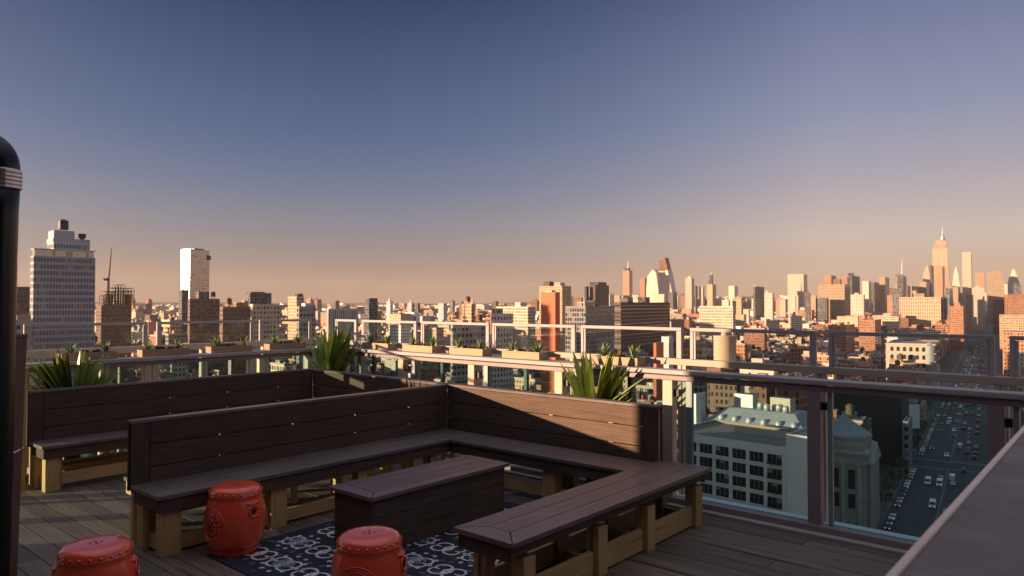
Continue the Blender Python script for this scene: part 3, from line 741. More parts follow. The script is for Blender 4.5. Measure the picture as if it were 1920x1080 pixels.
g = G(); g.box(-7.58, -7.45, 1.93, 2.04, 1.052, 1.075, M['pineZ']); obj('post_cap', g, t, bevel=.003)
# stove pipe with bend
t = thing('stove_pipe', (*colpos(-30, 2.6), 0), 'black stove pipe with a silver sleeve, bending out of frame at the left edge', 'pipe')
D = 2.6; sc = D/FPX; lft = -RT[0], -RT[1]
pr = .062
def pp(xpx, z): p = at_dist(xpx, D); return Vector((p.x, p.y, z))
zb = z_at(322, D); c_top = -4
axis_pts = [pp(-16, 0), pp(-12, .5), pp(-6, z_at(400, D)), pp(-3, zb)]
g = G(); g.tube(axis_pts, pr, M['black'], 28); obj('flue', g, t, smooth=True)
R = .082
base = axis_pts[-1]; cpt = base+Vector((lft[0], lft[1], 0))*R
arc = [cpt-Vector((lft[0], lft[1], 0))*R*cos(a)+Vector((0, 0, 1))*R*sin(a)*1.0 for a in [i/14*pi/2 for i in range(15)]]
arc = [base+Vector((0, 0, .0))]+[p+Vector((0, 0, .012)) for p in arc]
arc.append(arc[-1]+Vector((lft[0], lft[1], 0))*.4)
g = G(); g.tube(arc, pr*.985, M['black'], 28); obj('elbow', g, t, smooth=True)
g = G(); zz0 = z_at(354, D)
for k in range(5):
    z0 = zz0+(zb+.01-zz0)*k/5; z1 = zz0+(zb+.01-zz0)*(k+1)/5; f = (z0-zz0)/(zb-zz0)
    c = pp(-3.5, 0); g.lathe((c.x, c.y, 0), [(pr+.002, z0), (pr+.006, z0+.25*(z1-z0)), (pr+.006, z0+.7*(z1-z0)), (pr+.002, z1-.0005)], M['silver'], 32)
obj('sleeve', g, t, smooth=False)
a = pp(-5, 0); a = Vector((a.x, a.y, z_at(853, 2.6))); b = Vector((*colpos(48, 3.9), z_at(838, 3.9))); m1 = Vector((*colpos(22, 3.5), z_at(845, 3.5)))
m1 = a.lerp(b, .55)+Vector((0, 0, -.012))
g = G(); g.tube([a, a.lerp(m1, .5)+Vector((0,0,-.004)), m1, m1.lerp(b, .5), b], .0035, M['wire'], 6)
tag(obj('wire', g, origin=a, smooth=True), 'thin white wire strung between the stove pipe and the wooden posts', 'wire')
# ---- foreground bar cap at right ---------------------------------
t = thing('bar_wall', (.1, 2.4, 0), 'low wall with a broad worn cap, blurred in the right foreground', 'wall')
g = G(); g.box(-.30, .75, -.9, 5.28, 0, 1.10, M['bronze']); obj('wall_panel', g, t, bevel=.004)
g = G(); g.box(-.335, .80, -.95, 5.325, 1.104, 1.15, M['bar']); obj('cap', g, t, bevel=.006)
g = G(); g.box(-.356, -.337, -.95, 5.325, 1.10, 1.152, M['litedge']); obj('lit_edge_strip', g, t, bevel=.006)  # pale strip stands in for light caught on the cap edge

# ================================================================== THE CITY BELOW
ORDINAL = ['first', 'second', 'third', 'fourth', 'fifth', 'sixth', 'seventh', 'eighth']
M['blankdark'] = plain('sooty_blank_wall', (.075, .058, .052), .9, 0, .3, .2)  # even dark tone for windowless walls
GZ = -70.0
TH_A, TH_B = 33.5, 45.0          # street-grid directions, degrees right of the view axis
g = G(); R = 60000
g.face([(-R,-R,GZ),(R,-R,GZ),(R,R,GZ),(-R,R,GZ)], M['ground']); struct('ground', g)
SA = dirA(TH_A); TA = dirA(TH_A-90)      # along the avenue / to its left
def av(s, t): return SA*s+TA*t
def quad(g, s0, s1, t0, t1, z, mat):
    g.face([(*av(s0,t0), z), (*av(s1,t0), z), (*av(s1,t1), z), (*av(s0,t1), z)][::1], mat)
g = G(); quad(g, 60, 3800, 1, 29.5, GZ+.02, M['asphalt']); o = struct('avenue', g)
g = G(); CROSS = [372, 560, 700, 860, 1020, 1200, 1400]
for s in CROSS: quad(g, s-6, s+6, 29.6, 260, GZ+.016, M['asphalt']); quad(g, s-6, s+6, -160, .9, GZ+.016, M['asphalt'])
struct('cross_street', g)
def kerbs():
    for t0, t1 in ((29.5, 33.8), (-4, 1)):
        g = G(); ss = [60]+[q for s in CROSS for q in (s-6, s+6)]+[3000]
        for a, b in zip(ss[::2], ss[1::2]):
            p = av(a, t0); g.obox(p, SA, TA, b-a, t1-t0, GZ, GZ+.16, M['pave'], M['pave'])
        struct('pavement', g)
kerbs()
g = G()
for s in CROSS[:4]:
    for off in (-9.2, 7.2):
        t = 2.2
        while t < 29: quad(g, s+off, s+off+2.6, t, t+.55, GZ+.035, M['paint']); t += 1.25
    quad(g, s-11.4, s-10.9, 15, 29, GZ+.035, M['paint']); quad(g, s+11, s+11.5, 1.5, 15, GZ+.035, M['paint'])
s = 150
while s < 1500:
    if all(abs(s-c) > 14 for c in CROSS):
        for t in (18.7, 22.2, 11.6, 8.2): quad(g, s, s+3, t-.07, t+.07, GZ+.035, M['paint'])
    s += 9
a = 100
for c in CROSS: quad(g, a, c-12, 15.1, 15.25, GZ+.035, M['paint']); quad(g, a, c-12, 15.45, 15.6, GZ+.035, M['paint']); a = c+12
struct('road_markings', g)

# ---- roof furniture ----------------------------------------------
def water_tank(g, c, z, r=1.9, h=3.4, leg=2.8, mt=None):
    mt = mt or M['tankwood']
    for k in range(4):
        a = pi/4+k*pi/2; x, y = c[0]+r*.75*cos(a), c[1]+r*.75*sin(a); g.box(x-.12, x+.12, y-.12, y+.12, z, z+leg, M['rubber'])
    g.box(c[0]-r*.8, c[0]+r*.8, c[1]-r*.8, c[1]+r*.8, z+leg, z+leg+.2, M['rubber'])
    g.cyl(c, r, r*.96, z+leg+.21, z+leg+h, mt, 14, False); g.cyl(c, r*1.05, .1, z+leg+h, z+leg+h+1.1, mt, 14)
def parapet_block(g, c, u, v, w, d, z0, z1, mat, roof, ph=.9, pt=.35, uo=0):
    """walls with a real parapet well; window grid measured down from 1.1 m under the cornice"""
    c = Vector(c[:2]); sgn = u.x*v.y-u.y*v.x
    P = [c, c+u*w, c+u*w+v*d, c+v*d]; I = [c+u*pt+v*pt, c+u*(w-pt)+v*pt, c+u*(w-pt)+v*(d-pt), c+u*pt+v*(d-pt)]
    if sgn < 0: P.reverse(); I.reverse()
    h = z1-z0; zr = z1-ph
    for i in range(4):
        j = (i+1) % 4; a, b = P[i], P[j]; L = (b-a).length; q, r = I[i], I[j]
        g.face([(a.x,a.y,z0),(b.x,b.y,z0),(b.x,b.y,z1),(a.x,a.y,z1)], mat, [(uo,h-1.1),(uo+L,h-1.1),(uo+L,-1.1),(uo,-1.1)])
        g.face([(a.x,a.y,z1),(b.x,b.y,z1),(r.x,r.y,z1),(q.x,q.y,z1)], M['trim'])
        g.face([(q.x,q.y,z1),(r.x,r.y,z1),(r.x,r.y,zr),(q.x,q.y,zr)], M['blank'])
    g.face([(p.x,p.y,zr) for p in I], roof)
M['tan'] = plain('tan_render', (.46, .34, .23), .8, 0, .15, .4)
LM = []      # landmark footprints: (centre, radius)
BL = []      # every building: dict with footprint and height, for the visible-size ranking
def corner_block(x0, xc, x1, yt, d, th, zbase=GZ, dep=None, yb=None):
    """footprint of a block whose near corner is seen in column xc at distance d; its left face ends in column x0, its right face in x1"""
    c = at_dist(xc, d); e1 = dirA(th); e2 = dirA(th-90)
    def hit(x, e):
        r = ray(x, 568); rr = Vector((r[0], r[1])); det = rr.x*(-e.y)+rr.y*e.x
        t = (-(c.x*rr.y-c.y*rr.x))/(e.x*rr.y-e.y*rr.x); return t
    L = abs(hit(x0, e2)) if x0 < xc-.5 else (dep or 15)
    R_ = abs(hit(x1, e1)) if x1 > xc+.5 else (dep or 15)
    return c, e1, e2, min(R_, 160), min(L, 220), z_at(yt, d)
def reg(c, u, v, w, d, z1, **k):
    ctr = Vector(c[:2])+u*w/2+v*d/2
    b = dict(c=Vector(c[:2]), u=u, v=v, w=w, d=d, z1=z1, ctr=ctr, **k); BL.append(b); return b
LANDNO = 0
def landmark(x0, xc, x1, yt, d, th, mat, label, roof=1, extras=(), dep=None, cat='building', name='building', par=True, z0=GZ, group=None):
    """one building as a thing: body + roof parts"""
    c, e1, e2, w, dd, z1 = corner_block(x0, xc, x1, yt, d, th, dep=dep)
    m = FAC[mat] if isinstance(mat, str) else mat
    g = G()
    if par and d < 1300: parapet_block(g, c, e1, e2, w, dd, z0, z1, m, M['roofs'][roof])
    else: g.obox(c, e1, e2, w, dd, z0, z1, m, M['roofs'][roof])
    o = tag(obj(name, g, origin=(c.x, c.y, z0)), label, cat, group)
    ctr = c+e1*w/2+e2*dd/2; LM.append((ctr, max(w, dd)*.62))
    reg(c, e1, e2, w, dd, z1, land=True)
    zr = z1-(.9 if par and d < 1300 else 0)
    for ex in extras:
        k = ex[0]; g = G()
        if k == 'bulk':      # (kind, fraction along right face, fraction along left face, size u, size v, height, material)
            _, fu, fv, su, sv, h, mm = ex
            p = c+e1*(w*fu)+e2*(dd*fv); g.obox(p, e1, e2, su, sv, zr, zr+h, FAC[mm] if mm in FAC else M[mm], M['roofs'][0]); obj('roof_bulkhead', g, o)
        elif k == 'tank':
            _, fu, fv, r = ex; p = c+e1*(w*fu)+e2*(dd*fv); water_tank(g, p, zr, r, r*1.8, r*1.4); obj('water_tank', g, o)
        elif k == 'mast':
            _, fu, fv, r, h = ex; p = c+e1*(w*fu)+e2*(dd*fv); g.cyl(p, r, r*.25, zr, zr+h, M['unit'], 6); obj('mast', g, o)
    return o, c, e1, e2, w, dd, z1
def cyl_land(x0, x1, yt, d, mat, label, name, cat, zb=GZ, cap=None):
    xm = (x0+x1)/2; c = at_dist(xm, d); r = (x1-x0)/2*d/FPX; z1 = z_at(yt, d); c = c+dirA(degrees_of(xm))*r
    g = G(); g.cyl(c, r, r, zb, z1, mat, 32); g.cyl(c, r*1.03, r*1.03, z1+.01, z1+.5, M['trim'], 32)
    if cap: g.cyl(c, r*.35, r*.3, z1+.51, z1+cap, mat, 20)
    o = tag(obj(name, g, origin=(c.x, c.y, zb)), label, cat); LM.append((c, r+6)); reg(c-Vector((r, r)), Vector((1,0)), Vector((0,1)), 2*r, 2*r, z1, land=True); return o
def degrees_of(x): return math.degrees(atan((x-960)/FPX))

F_TOWER = facade('tower_white_bands', (.33, .35, .40), 1.45, 3.55, .13, .26, .88, gl=(.075, .085, .11), rough=.5, grough=.2, blinds=.12)
F_TOWERTOP = plain('tower_grey_cladding', (.33, .345, .40), .6, 0, .15, .3)
F_SHINY = facade('mirror_glass', (.52, .47, .42), 1.6, 3.4, .06, .1, .93, gl=(.42, .38, .34), rough=.3, grough=.2, blinds=.12, metal=.75)
F_RIB = facade('ribbed_concrete', (.36, .35, .35), 1.5, 40, .3, 0, 1, rough=.8)
F_BAND = facade('banded_brown', (.135, .10, .085), 400, 3.3, 0, .35, .72, gl=(.045, .04, .04), rough=.8)
F_GRID = facade('grid_dark', (.22, .21, .215), 1.9, 3.4, .14, .2, .86, rough=.7)
F_FAR = facade('far_gold_stone', (.46, .335, .225), 4.2, 7.5, .30, .2, .85, gl=(.18, .14, .10))
F_FARW = facade('far_pale_tower', (.53, .45, .36), 4.0, 8.0, .36, .2, .85, gl=(.30, .26, .22), rough=.5)
F_FARD = facade('far_dark_tower', (.14, .13, .13), 4.0, 7.0, .3, .2, .85)
F_FARO = facade('far_orange_tower', (.40, .225, .145), 4.2, 7.0, .32, .2, .85, gl=(.2, .11, .07))
F_ORANGE = plain('bright_orange_brick', (.55, .17, .08), .85, 0, .15, .05)
FAC['far1'] = F_FAR; FAC['far2'] = F_FARW; FAC['far3'] = F_FARD; FAC['far4'] = F_FARO
W8 = facade('near_white_office', (.60, .57, .50), 1e4, 1e4, .5, 0, 0)

# --- left part of the skyline
o, c, e1, e2, w, dd, z1 = landmark(56, 62, 178, 479, 380, TH_B, F_TOWER, 'tall white slab tower on the left with a dark water tank on its stepped top', 1, par=False, dep=26, name='apartment_tower')
g = G(); g.obox(c+e1*.6+e2*.6, e1, e2, w-1.2, dd-1.2, z1, z_at(467, 380), F_SHINY, M['roofs'][1]); g.obox(c, e1, e2, w, dd, z_at(467, 380), z_at(465, 380), F_TOWERTOP, M['roofs'][1]); obj('glazed_storey', g, o)
g = G(); q = c+e1*(w*.34)+e2*4; zt = z_at(444, 384); g.obox(q, e1, e2, w*.60, 14, z_at(465, 380)+.01, z_at(452, 384), F_TOWER, M['roofs'][1]); g.obox(q-e1*.3, e1, e2, w*.61, 14, z_at(452, 384)+.01, zt, F_TOWERTOP, M['roofs'][1]); g.obox(q, e1, e2, w*.34, 12, zt, z_at(429, 384), F_TOWERTOP, M['roofs'][1]); obj('penthouse', g, o)
g = G(); water_tank(g, q+e1*w*.19+e2*5, z_at(429, 386), 2.6, 4.8, .8, M['rubber']); obj('water_tank', g, o)
g = G(); p = q+e1*w*.5+e2*4; g.cyl(p, 1.9, 1.9, zt+1.1, zt+3.4, M['rubber'], 12); g.cyl(p, 1.2, 1.2, zt, zt+1.09, M['rubber'], 8); obj('roof_fan', g, o)
g = G()
for k in range(9): p = c+e1*(w*k/8.001); g.cyl(p, .08, .08, z_at(465, 380), z_at(465, 380)+1.2, M['unit'], 4)
obj('roof_railing', g, o)
landmark(20, 24, 59, 548, 520, TH_B, 'brown brick', 'dark brown block left of the white slab tower, with a flat raised top', 0, (('bulk', .1, .1, 14, 10, 5, 'dark grey'),), dep=22)
landmark(20, 26, 62, 600, 300, TH_B, 'grey concrete', 'grey block low in front of the white slab tower, left side', 1, (('bulk', .2, .2, 5, 4, 3, 'blank'),), dep=20)
# tower under construction with a crane
o, c, e1, e2, w, dd, z1 = landmark(180, 190, 247, 572, 640, TH_B, 'brown brick', 'unfinished dark brown building wrapped in scaffolding, under the thin tower crane', 0, dep=25)
g = G(); r = random.Random(4)
for (fu, wd, top) in ((.08, 9, 553), (.30, 8, 546), (.52, 7, 536), (.72, 9, 542), (.86, 4, 552)):
    zt = z_at(top, 640); p = c+e1*(w*fu)
    nl = int((zt-z1)/3)+1
    for k in range(nl+1): g.obox(p-e1*r.uniform(0, .8), e1, e2, wd, 14, z1+k*3, z1+k*3+.5, M['tankwood'])
    for q in (0, .33, .66, .96):
        for s in (0, .5, .96): g.obox(p+e1*wd*q+e2*14*s, e1, e2, .5, .5, z1, zt, M['tankwood'])
obj('scaffolding', g, o)
tc_ = at_dist(203, 648); t = thing('tower_crane', (tc_.x, tc_.y, z1), 'thin tower crane standing over the unfinished building, left of the bright glass tower', 'crane')
g = G(); g.cyl(tc_, 1.1, 1.0, z1, z_at(520, 648), M['tankwood'], 4); obj('mast', g, t)
g = G(); b0 = Vector((*tc_, z_at(526, 648))); b1 = Vector((*at_dist(208, 648), z_at(464, 648))); g.tube([b0, b0.lerp(b1, .5), b1], [.8, .65, .35], M['tankwood'], 4); obj('jib', g, t)
g = G(); g.obox(tc_-e1*4, e1, e2, 5, 2, z_at(526, 648), z_at(522, 648), M['tankwood']); obj('counterweight', g, t)
# bright glass tower
o, c, e1, e2, w, dd, z1 = landmark(339, 355, 392, 467, 900, 28, F_SHINY, 'tall mirror-glass tower flashing white in the low sun, left of centre', 1, par=False, name='glass_tower')
g = G(); g.obox(c+e1*w*.86-e2*.6, e1, e2, 6, 1.5, z_at(485, 900), z_at(477, 900), M['rubber']); obj('roof_sign_box', g, o)
g = G(); g.obox(c+e1*w*.3+e2*3, e1, e2, w*.5, 6, z1, z1+1.8, M['rubber']); obj('roof_bulkhead', g, o)
landmark(335, 341, 354, 543, 860, TH_B, 'dark grey', 'narrow dark building at the foot of the bright glass tower', 0, dep=10)
landmark(352, 356, 412, 560, 620, TH_B, 'brown brick', 'brown building with small bulkheads, just right of the foot of the glass tower', 0, (('bulk', .3, .1, 9, 8, 7, 'dark grey'), ('tank', .8, .3, 2)), dep=20)
landmark(412, 418, 470, 575, 520, TH_B, 'brown brick', 'brown loft building with cluttered roof between the glass tower and the wide dark block', 2, (('tank', .25, .3, 2), ('bulk', .5, .2, 6, 5, 4, 'orange brick'), ('bulk', .8, .2, 3, 4, 5, 'blank')), dep=22)
landmark(466, 469, 509, 549, 700, TH_B, 'dark grey', 'wide dark flat-topped block standing above the rooftops left of the corner plant', 0, (('bulk', .05, .1, 14, 10, 2, 'dark grey'),), dep=20)
landmark(468, 474, 524, 570, 560, TH_B, 'cream stone', 'pale loft with a cream top storey below the wide dark flat-topped block', 1, dep=18)
landmark(540, 556, 570, 556, 760, TH_B, 'tan brick', 'small lit tan building with a dark bulkhead left of the corner plant', 1, (('bulk', .4, .2, 6, 6, 4, 'dark grey'),))
landmark(556, 561, 592, 574, 520, TH_B, 'grey concrete', 'grey building with a bright roof edge, left of the ribbed grey one', 1, (('bulk', .4, .3, 5, 5, 3, 'unit'),), dep=18)
landmark(612, 616, 672, 579, 480, TH_B, F_RIB, 'grey building with tall vertical ribs behind the corner plant', 1, dep=25)
landmark(683, 692, 708, 559, 800, TH_B, 'dark grey', 'narrow dark block with a lit left side above the fourth glass frame', 0)
landmark(845, 849, 914, 608, 400, TH_B, 'grey concrete', 'grey building with small dark windows seen through the frame over the third planter', 1, (('bulk', .3, .3, 4, 4, 3, 'blank'), ('tank', .8, .5, 1.7)), dep=25)
landmark(921, 926, 962, 588, 440, TH_B, 'white painted', 'pale grey building just left of the red brick slab', 1, (('bulk', .2, .2, 5, 5, 4, 'grey concrete'),), dep=18)
landmark(866, 884, 890, 570, 700, TH_B, 'tan brick', 'lit tan building with a pointed rooftop tank above the frame of the third planter', 1, (('tank', .4, .5, 2.4),))
landmark(930, 990, 1004, 575, 900, TH_B, 'cream stone', 'lit cream building with a domed bulkhead left of the tall tan block', 1, (('bulk', .3, .3, 12, 10, 6, 'cream stone'),))
# centre
landmark(1011, 1054, 1071, 536, 1050, TH_A, 'tan brick', 'tall tan block with a dark shaded side behind the red brick slab', 1, (('bulk', .3, .2, 14, 12, 5, 'cream stone'), ('bulk', .1, .6, 12, 10, 7, 'brown brick')), par=False)
o = landmark(1014, 1041, 1050, 548, 430, TH_A, F_ORANGE, 'tall windowless slab of glowing red-orange brick rising behind the railing', 1, (('bulk', .2, .3, 4, 5, 2.2, 'cream'),))
landmark(1096, 1100, 1104, 537, 1150, TH_A, 'dark grey', 'thin dark slab left of the twin-topped dark block', 0, par=False)
landmark(1106, 1116, 1142, 534, 1150, TH_A, 'brown brick', 'twin-topped dark block between the red slab and the orange far tower', 0, (('bulk', .3, .2, 30, 16, 5, 'dark grey'),), par=False)
landmark(1060, 1098, 1152, 574, 520, TH_A, F_GRID, 'broad building with a golden left face and shaded gridded right face', 1, (('bulk', .1, .2, 14, 6, 4, 'cream stone'), ('bulk', .5, .3, 8, 6, 5, 'dark grey')))
landmark(1150, 1164, 1256, 567, 640, TH_A, F_BAND, 'wide brown block with horizontal bands filling the middle of the skyline', 0, (('bulk', .15, .2, 12, 8, 5, 'dark grey'), ('bulk', .5, .2, 10, 8, 6, 'dark grey')))
landmark(1168, 1180, 1186, 507, 3500, TH_A, F_FARO, 'slim orange-brown tower under construction with a crane on top, left of the pale glass pair', 0, (('mast', .4, .4, 2.5, 50), ('bulk', .3, .3, 22, 22, 12, 'dark grey')), par=False, name='skyscraper', cat='skyscraper')
landmark(1200, 1209, 1213, 522, 3700, TH_A, F_FARO, 'short orange tower between the slim orange one and the rounded pale tower', 0, par=False, name='skyscraper', cat='skyscraper')
def prism_tower(pts_bot, pts_top, d, depth, mat, label, z0=GZ, name='skyscraper', cat='skyscraper', org=None):
    g = G(); n = len(pts_top); f = dirA(TH_A)
    a = []; b = []
    e2 = dirA(TH_A-90); c0 = at_dist((pts_top[0][0]+pts_top[-1][0])/2, d)
    for (x, y) in pts_top:
        r_ = ray(x, 568); t_ = -(c0.x*r_[1]-c0.y*r_[0])/(e2.x*r_[1]-e2.y*r_[0]); p = c0+e2*t_; z = z_at(y, d) if y is not None else z0
        a.append(Vector((p.x, p.y, z))); b.append(Vector((p.x+f.x*depth, p.y+f.y*depth, z)))
    def uvof(p): return (abs(p.x*RT[0]+p.y*RT[1]), 300-p.z)
    g.face(a[::-1], mat, [uvof(p) for p in a[::-1]]); g.face(b, mat, [uvof(p) for p in b])
    for i in range(n):
        j = (i+1) % n; q = [a[i], a[j], b[j], b[i]]
        L = (b[j]-a[j]).length; g.face(q, mat, [(0, 300-a[i].z), (0.01, 300-a[j].z), (L, 300-b[j].z), (L, 300-b[i].z)])
    o = tag(obj(name, g, origin=(a[0].x, a[0].y, z0)), label, cat); LM.append((Vector((a[0].x, a[0].y)), 60))
    cx = Vector((a[0].x, a[0].y)); reg(cx, dirA(90), f, (pts_top[-1][0]-pts_top[0][0])*d/FPX, depth, max(p.z for p in a), land=True); return o
prism_tower(None, [(1211, None), (1212, 540), (1214, 518), (1221, 508), (1225, 505), (1230, 511), (1235, 545), (1235, None)], 3600, 55, F_FARW, 'pale rounded glass tower with a soft point, touching the tallest leaning one')
prism_tower(None, [(1234, None), (1235, 508), (1252, 506), (1262, 560), (1263, None)], 3550, 60, F_FARW, 'tallest leaning pale tower in the middle group, topped with unfinished red steel')
o = prism_tower(None, [(1235, 507.5), (1236.5, 487), (1240, 489), (1247, 483), (1252, 505.5)], 3552, 50, plain('rusty_steel', (.20, .085, .06), .8, 0, .3, .05), 'unfinished red steel crown on the leaning tower', z0=GZ)
o.name = 'steel_crown'
crown = o
landmark(1253, 1262, 1270, 548, 3400, TH_A, F_FARD, 'dark low building at the right foot of the leaning tower', 0, par=False, name='skyscraper', cat='skyscraper')
landmark(1285, 1297, 1302, 522, 2900, TH_A, F_FARW, 'slender cream tower right of the leaning one', 1, (('bulk', .2, .2, 14, 14, 8, 'cream stone'),), par=False, name='skyscraper', cat='skyscraper')
landmark(1303, 1305, 1308, 536, 3000, TH_A, F_FARD, 'thin dark tower just right of the slender cream one', 0, par=False, name='skyscraper', cat='skyscraper')
landmark(1311, 1318, 1321, 537, 3000, TH_A, F_FARW, 'small cream tower left of the dark tower with a crane', 1, par=False, name='skyscraper', cat='skyscraper')
landmark(1326, 1336, 1343, 533, 2600, TH_A, 'tan brick', 'stepped dark-topped tower with a crane mast, middle right', 0, (('bulk', .1, .1, 10, 10, 34, 'dark grey'), ('mast', .8, .8, 2, 48), ('bulk', .7, .6, 12, 12, 16, 'brown brick')), par=False, name='skyscraper', cat='skyscraper')
landmark(1366, 1377, 1384, 536, 2600, TH_A, F_FARW, 'cream slab tower standing alone between the crane tower and the green box', 1, par=False, name='skyscraper', cat='skyscraper')
landmark(1412, 1416, 1433, 537, 2400, TH_A, F_FARD, 'small dark green boxy tower with a lit cap', 1, (('bulk', .2, .2, 14, 10, 4, 'cream stone'),), par=False, name='skyscraper', cat='skyscraper')
landmark(1477, 1507, 1514, 514, 2700, TH_A, F_FARW, 'broad bright cream slab with a dark right edge, standing above its neighbours', 0, par=False, name='skyscraper', cat='skyscraper')
landmark(1311, 1374, 1379, 574, 950, TH_A, 'cream stone', 'long cream loft with a row of square windows, below the slender cream tower', 1, par=True)
landmark(1534, 1584, 1594, 533, 1900, TH_A, F_FAR, 'wide golden apartment block with a flat top, left of the dark tower cluster', 1, (('bulk', .2, .2, 20, 18, 14, 'brown brick'),), par=False)
landmark(1546, 1559, 1568, 516, 2300, TH_A, F_FARO, 'orange-tan upper block showing over the wide golden apartment block', 1, par=False)
landmark(1573, 1589, 1596, 520, 2400, TH_A, F_FARO, 'reddish tower just left of the tall dark one', 1, par=False)
landmark(1592, 1598, 1616, 516, 2200, TH_A, F_FARD, 'tall dark tower with a small dark penthouse, right of the golden block', 0, (('bulk', .2, .2, 14, 14, 8, 'dark grey'),), par=False)
landmark(1617, 1629, 1634, 527, 2500, TH_A, F_FARW, 'cream tower beside the dark one, right of the golden block', 1, par=False)
landmark(1634, 1640, 1649, 529, 2700, TH_A, F_FARD, 'dark tower between two cream ones', 0, par=False)
landmark(1649, 1660, 1668, 519, 2900, TH_A, F_FAR, 'pale green-cream tower left of the antenna building', 1, par=False)
landmark(1668, 1674, 1681, 540, 2200, TH_A, 'brown brick', 'low brown building left of the antenna building', 0, par=False)
landmark(1683, 1694, 1706, 517, 3300, TH_A, F_FARD, 'dark grid building carrying a tall thin antenna', 0, (('mast', .4, .4, 5, 78), ('bulk', .1, .1, 20, 30, 8, 'brown brick')), par=False, name='skyscraper', cat='skyscraper')
landmark(1710, 1718, 1724, 536, 2500, TH_A, F_FARW, 'small cream tower right of the antenna building', 1, par=False)
landmark(1724, 1737, 1743, 528, 2600, TH_A, F_FAR, 'golden tower between the antenna building and the great stepped one', 1, par=False)
prism_tower(None, [(1730, None), (1731, 515), (1736, 502), (1740, 496), (1744, 515), (1745, None)], 3400, 40, F_FARW, 'pinkish pointed tower left of the great stepped one')
landmark(1744, 1747, 1753, 497, 3000, TH_A, F_FARD, 'thin dark tower touching the left side of the great stepped tower', 0, par=False, name='skyscraper', cat='skyscraper')
landmark(1686, 1764, 1772, 557, 1500, TH_A, F_FAR, 'very wide golden loft block with regular windows, below the great stepped tower', 1, par=False)
# the great stepped tower
def stepped():
    d = 3650; z0 = GZ; f = dirA(TH_A); l = dirA(TH_A-90)
    c0 = at_dist(1779, d)
    t = thing('skyscraper', (c0.x, c0.y, z0), 'great stepped limestone tower with a slender mast, tallest on the right of the skyline', 'skyscraper')
    px = d/FPX/ cos(radians(degrees_of(1768)-TH_A))
    lv = [(1749, 1787, 560, 529), (1752, 1784, 529, 498), (1754.5, 1782, 498, 465), (1756.5, 1780, 465, 457), (1759, 1778, 457, 453), (1762, 1776, 453, 449)]
    for i, (a, b, y0, y1) in enumerate(lv):
        g = G(); p = at_dist(b-(4 if i < 4 else 2), d)+f*i*3; q = at_dist(a, d); W_ = (p-q).length*1.0
        g.obox(p, l, f, W_, 52-6*i, z0 if i == 0 else z_at(y0, d), z_at(y1, d)-.2, F_FAR, M['trim']); obj('tower_tier', g, t)
    p = at_dist(1768.5, d)+f*22
    g = G(); g.cyl(p, 11, 8, z_at(449, d), z_at(443, d), M['unit'], 12); g.cyl(p, 7, 3, z_at(443, d)+.1, z_at(438, d), M['unit'], 12); g.cyl(p, 2.4, .9, z_at(438, d)+.1, z_at(424, d), M['unit'], 8); obj('mast', g, t)
    LM.append((c0, 60)); reg(at_dist(1750, d), dirA(90), f, 95, 50, z_at(460, d), land=True)
stepped()
landmark(1757, 1768, 1772, 499, 2200, TH_A, F_FARO, 'slim tan tower standing just in front of the great stepped one', 0, (('mast', .3, .3, 1.2, 38),), par=False, name='skyscraper', cat='skyscraper')
prism_tower(None, [(1785, None), (1786, 535), (1789, 512), (1793, 498), (1797, 512), (1800, 535), (1803, None)], 3000, 40, F_FARW, 'white tower with a pyramid top between the great stepped tower and the slim glass one')
landmark(1805, 1822, 1828, 472, 2700, TH_A, F_FARW, 'slim tall pale tower with dark edges, right of the great stepped one', 0, (('bulk', .5, .1, 6, 3, 6, 'dark grey'),), par=False, name='skyscraper', cat='skyscraper')
landmark(1829, 1846, 1850, 511, 2900, TH_A, F_FARO, 'red-brown flat-topped tower right of the slim pale tower', 0, par=False, name='skyscraper', cat='skyscraper')
prism_tower(None, [(1851, None), (1852, 512), (1858, 508), (1872, 508), (1879, 512), (1884, 540), (1884, None)], 2600, 40, F_FAR, 'broad tan tower with a sloping arched right side, above the avenue')
o = prism_tower(None, [(1890, None), (1890, 530), (1893, 519), (1895, 519), (1898, 508), (1901, 503), (1904, 508), (1908, 519), (1912, 530), (1912, None)], 2300, 36, F_FARW, 'cream clock-tower-like spire near the right edge of the skyline')
landmark(1770, 1781, 1800, 540, 1500, TH_A, F_FARD, 'green-grey glass block below the pyramid-topped tower', 0, par=False)
landmark(1780, 1806, 1814, 574, 1100, TH_A, 'orange brick', 'orange brick apartment block at the left side of the avenue canyon', 1, (('bulk', .3, .3, 8, 8, 5, 'orange brick'),), par=False)
landmark(1811, 1823, 1829, 552, 1600, TH_A, 'tan brick', 'tan block at the left rim of the avenue canyon, below the slim pale tower', 1, par=False)
landmark(1552, 1586, 1602, 610, 760, TH_A, 'orange brick', 'low orange brick building whose plain lit wall faces us, above the tall posts', 2, (('bulk', .3, .3, 6, 6, 4, 'blank'),))
landmark(1610, 1640, 1652, 600, 880, TH_A, 'orange brick', 'lit orange building with a reddish roof hut right of the plain orange wall', 2, (('bulk', .3, .3, 6, 6, 4, 'red brick'), ('tank', .7, .6, 2)))
def right_side(x0, x1, yt, d, mat, label, dep=40):
    # blocks on the right side of the avenue: their street face looks left
    c = at_dist(x0, d); f = dirA(TH_A); r = dirA(TH_A+90); g = G(); W_ = (x1-x0)*d/FPX/cos(radians(degrees_of(x0)-TH_A)) if x1 < 1900 else 45
    g.obox(c, f, r, dep, W_, GZ, z_at(yt, d), FAC[mat], M['roofs'][1]); o = tag(obj('building', g, origin=(c.x, c.y, GZ)), label, 'building'); LM.append((c+f*dep/2+r*W_/2, 30)); reg(c, f, r, dep, W_, z_at(yt, d), land=True)
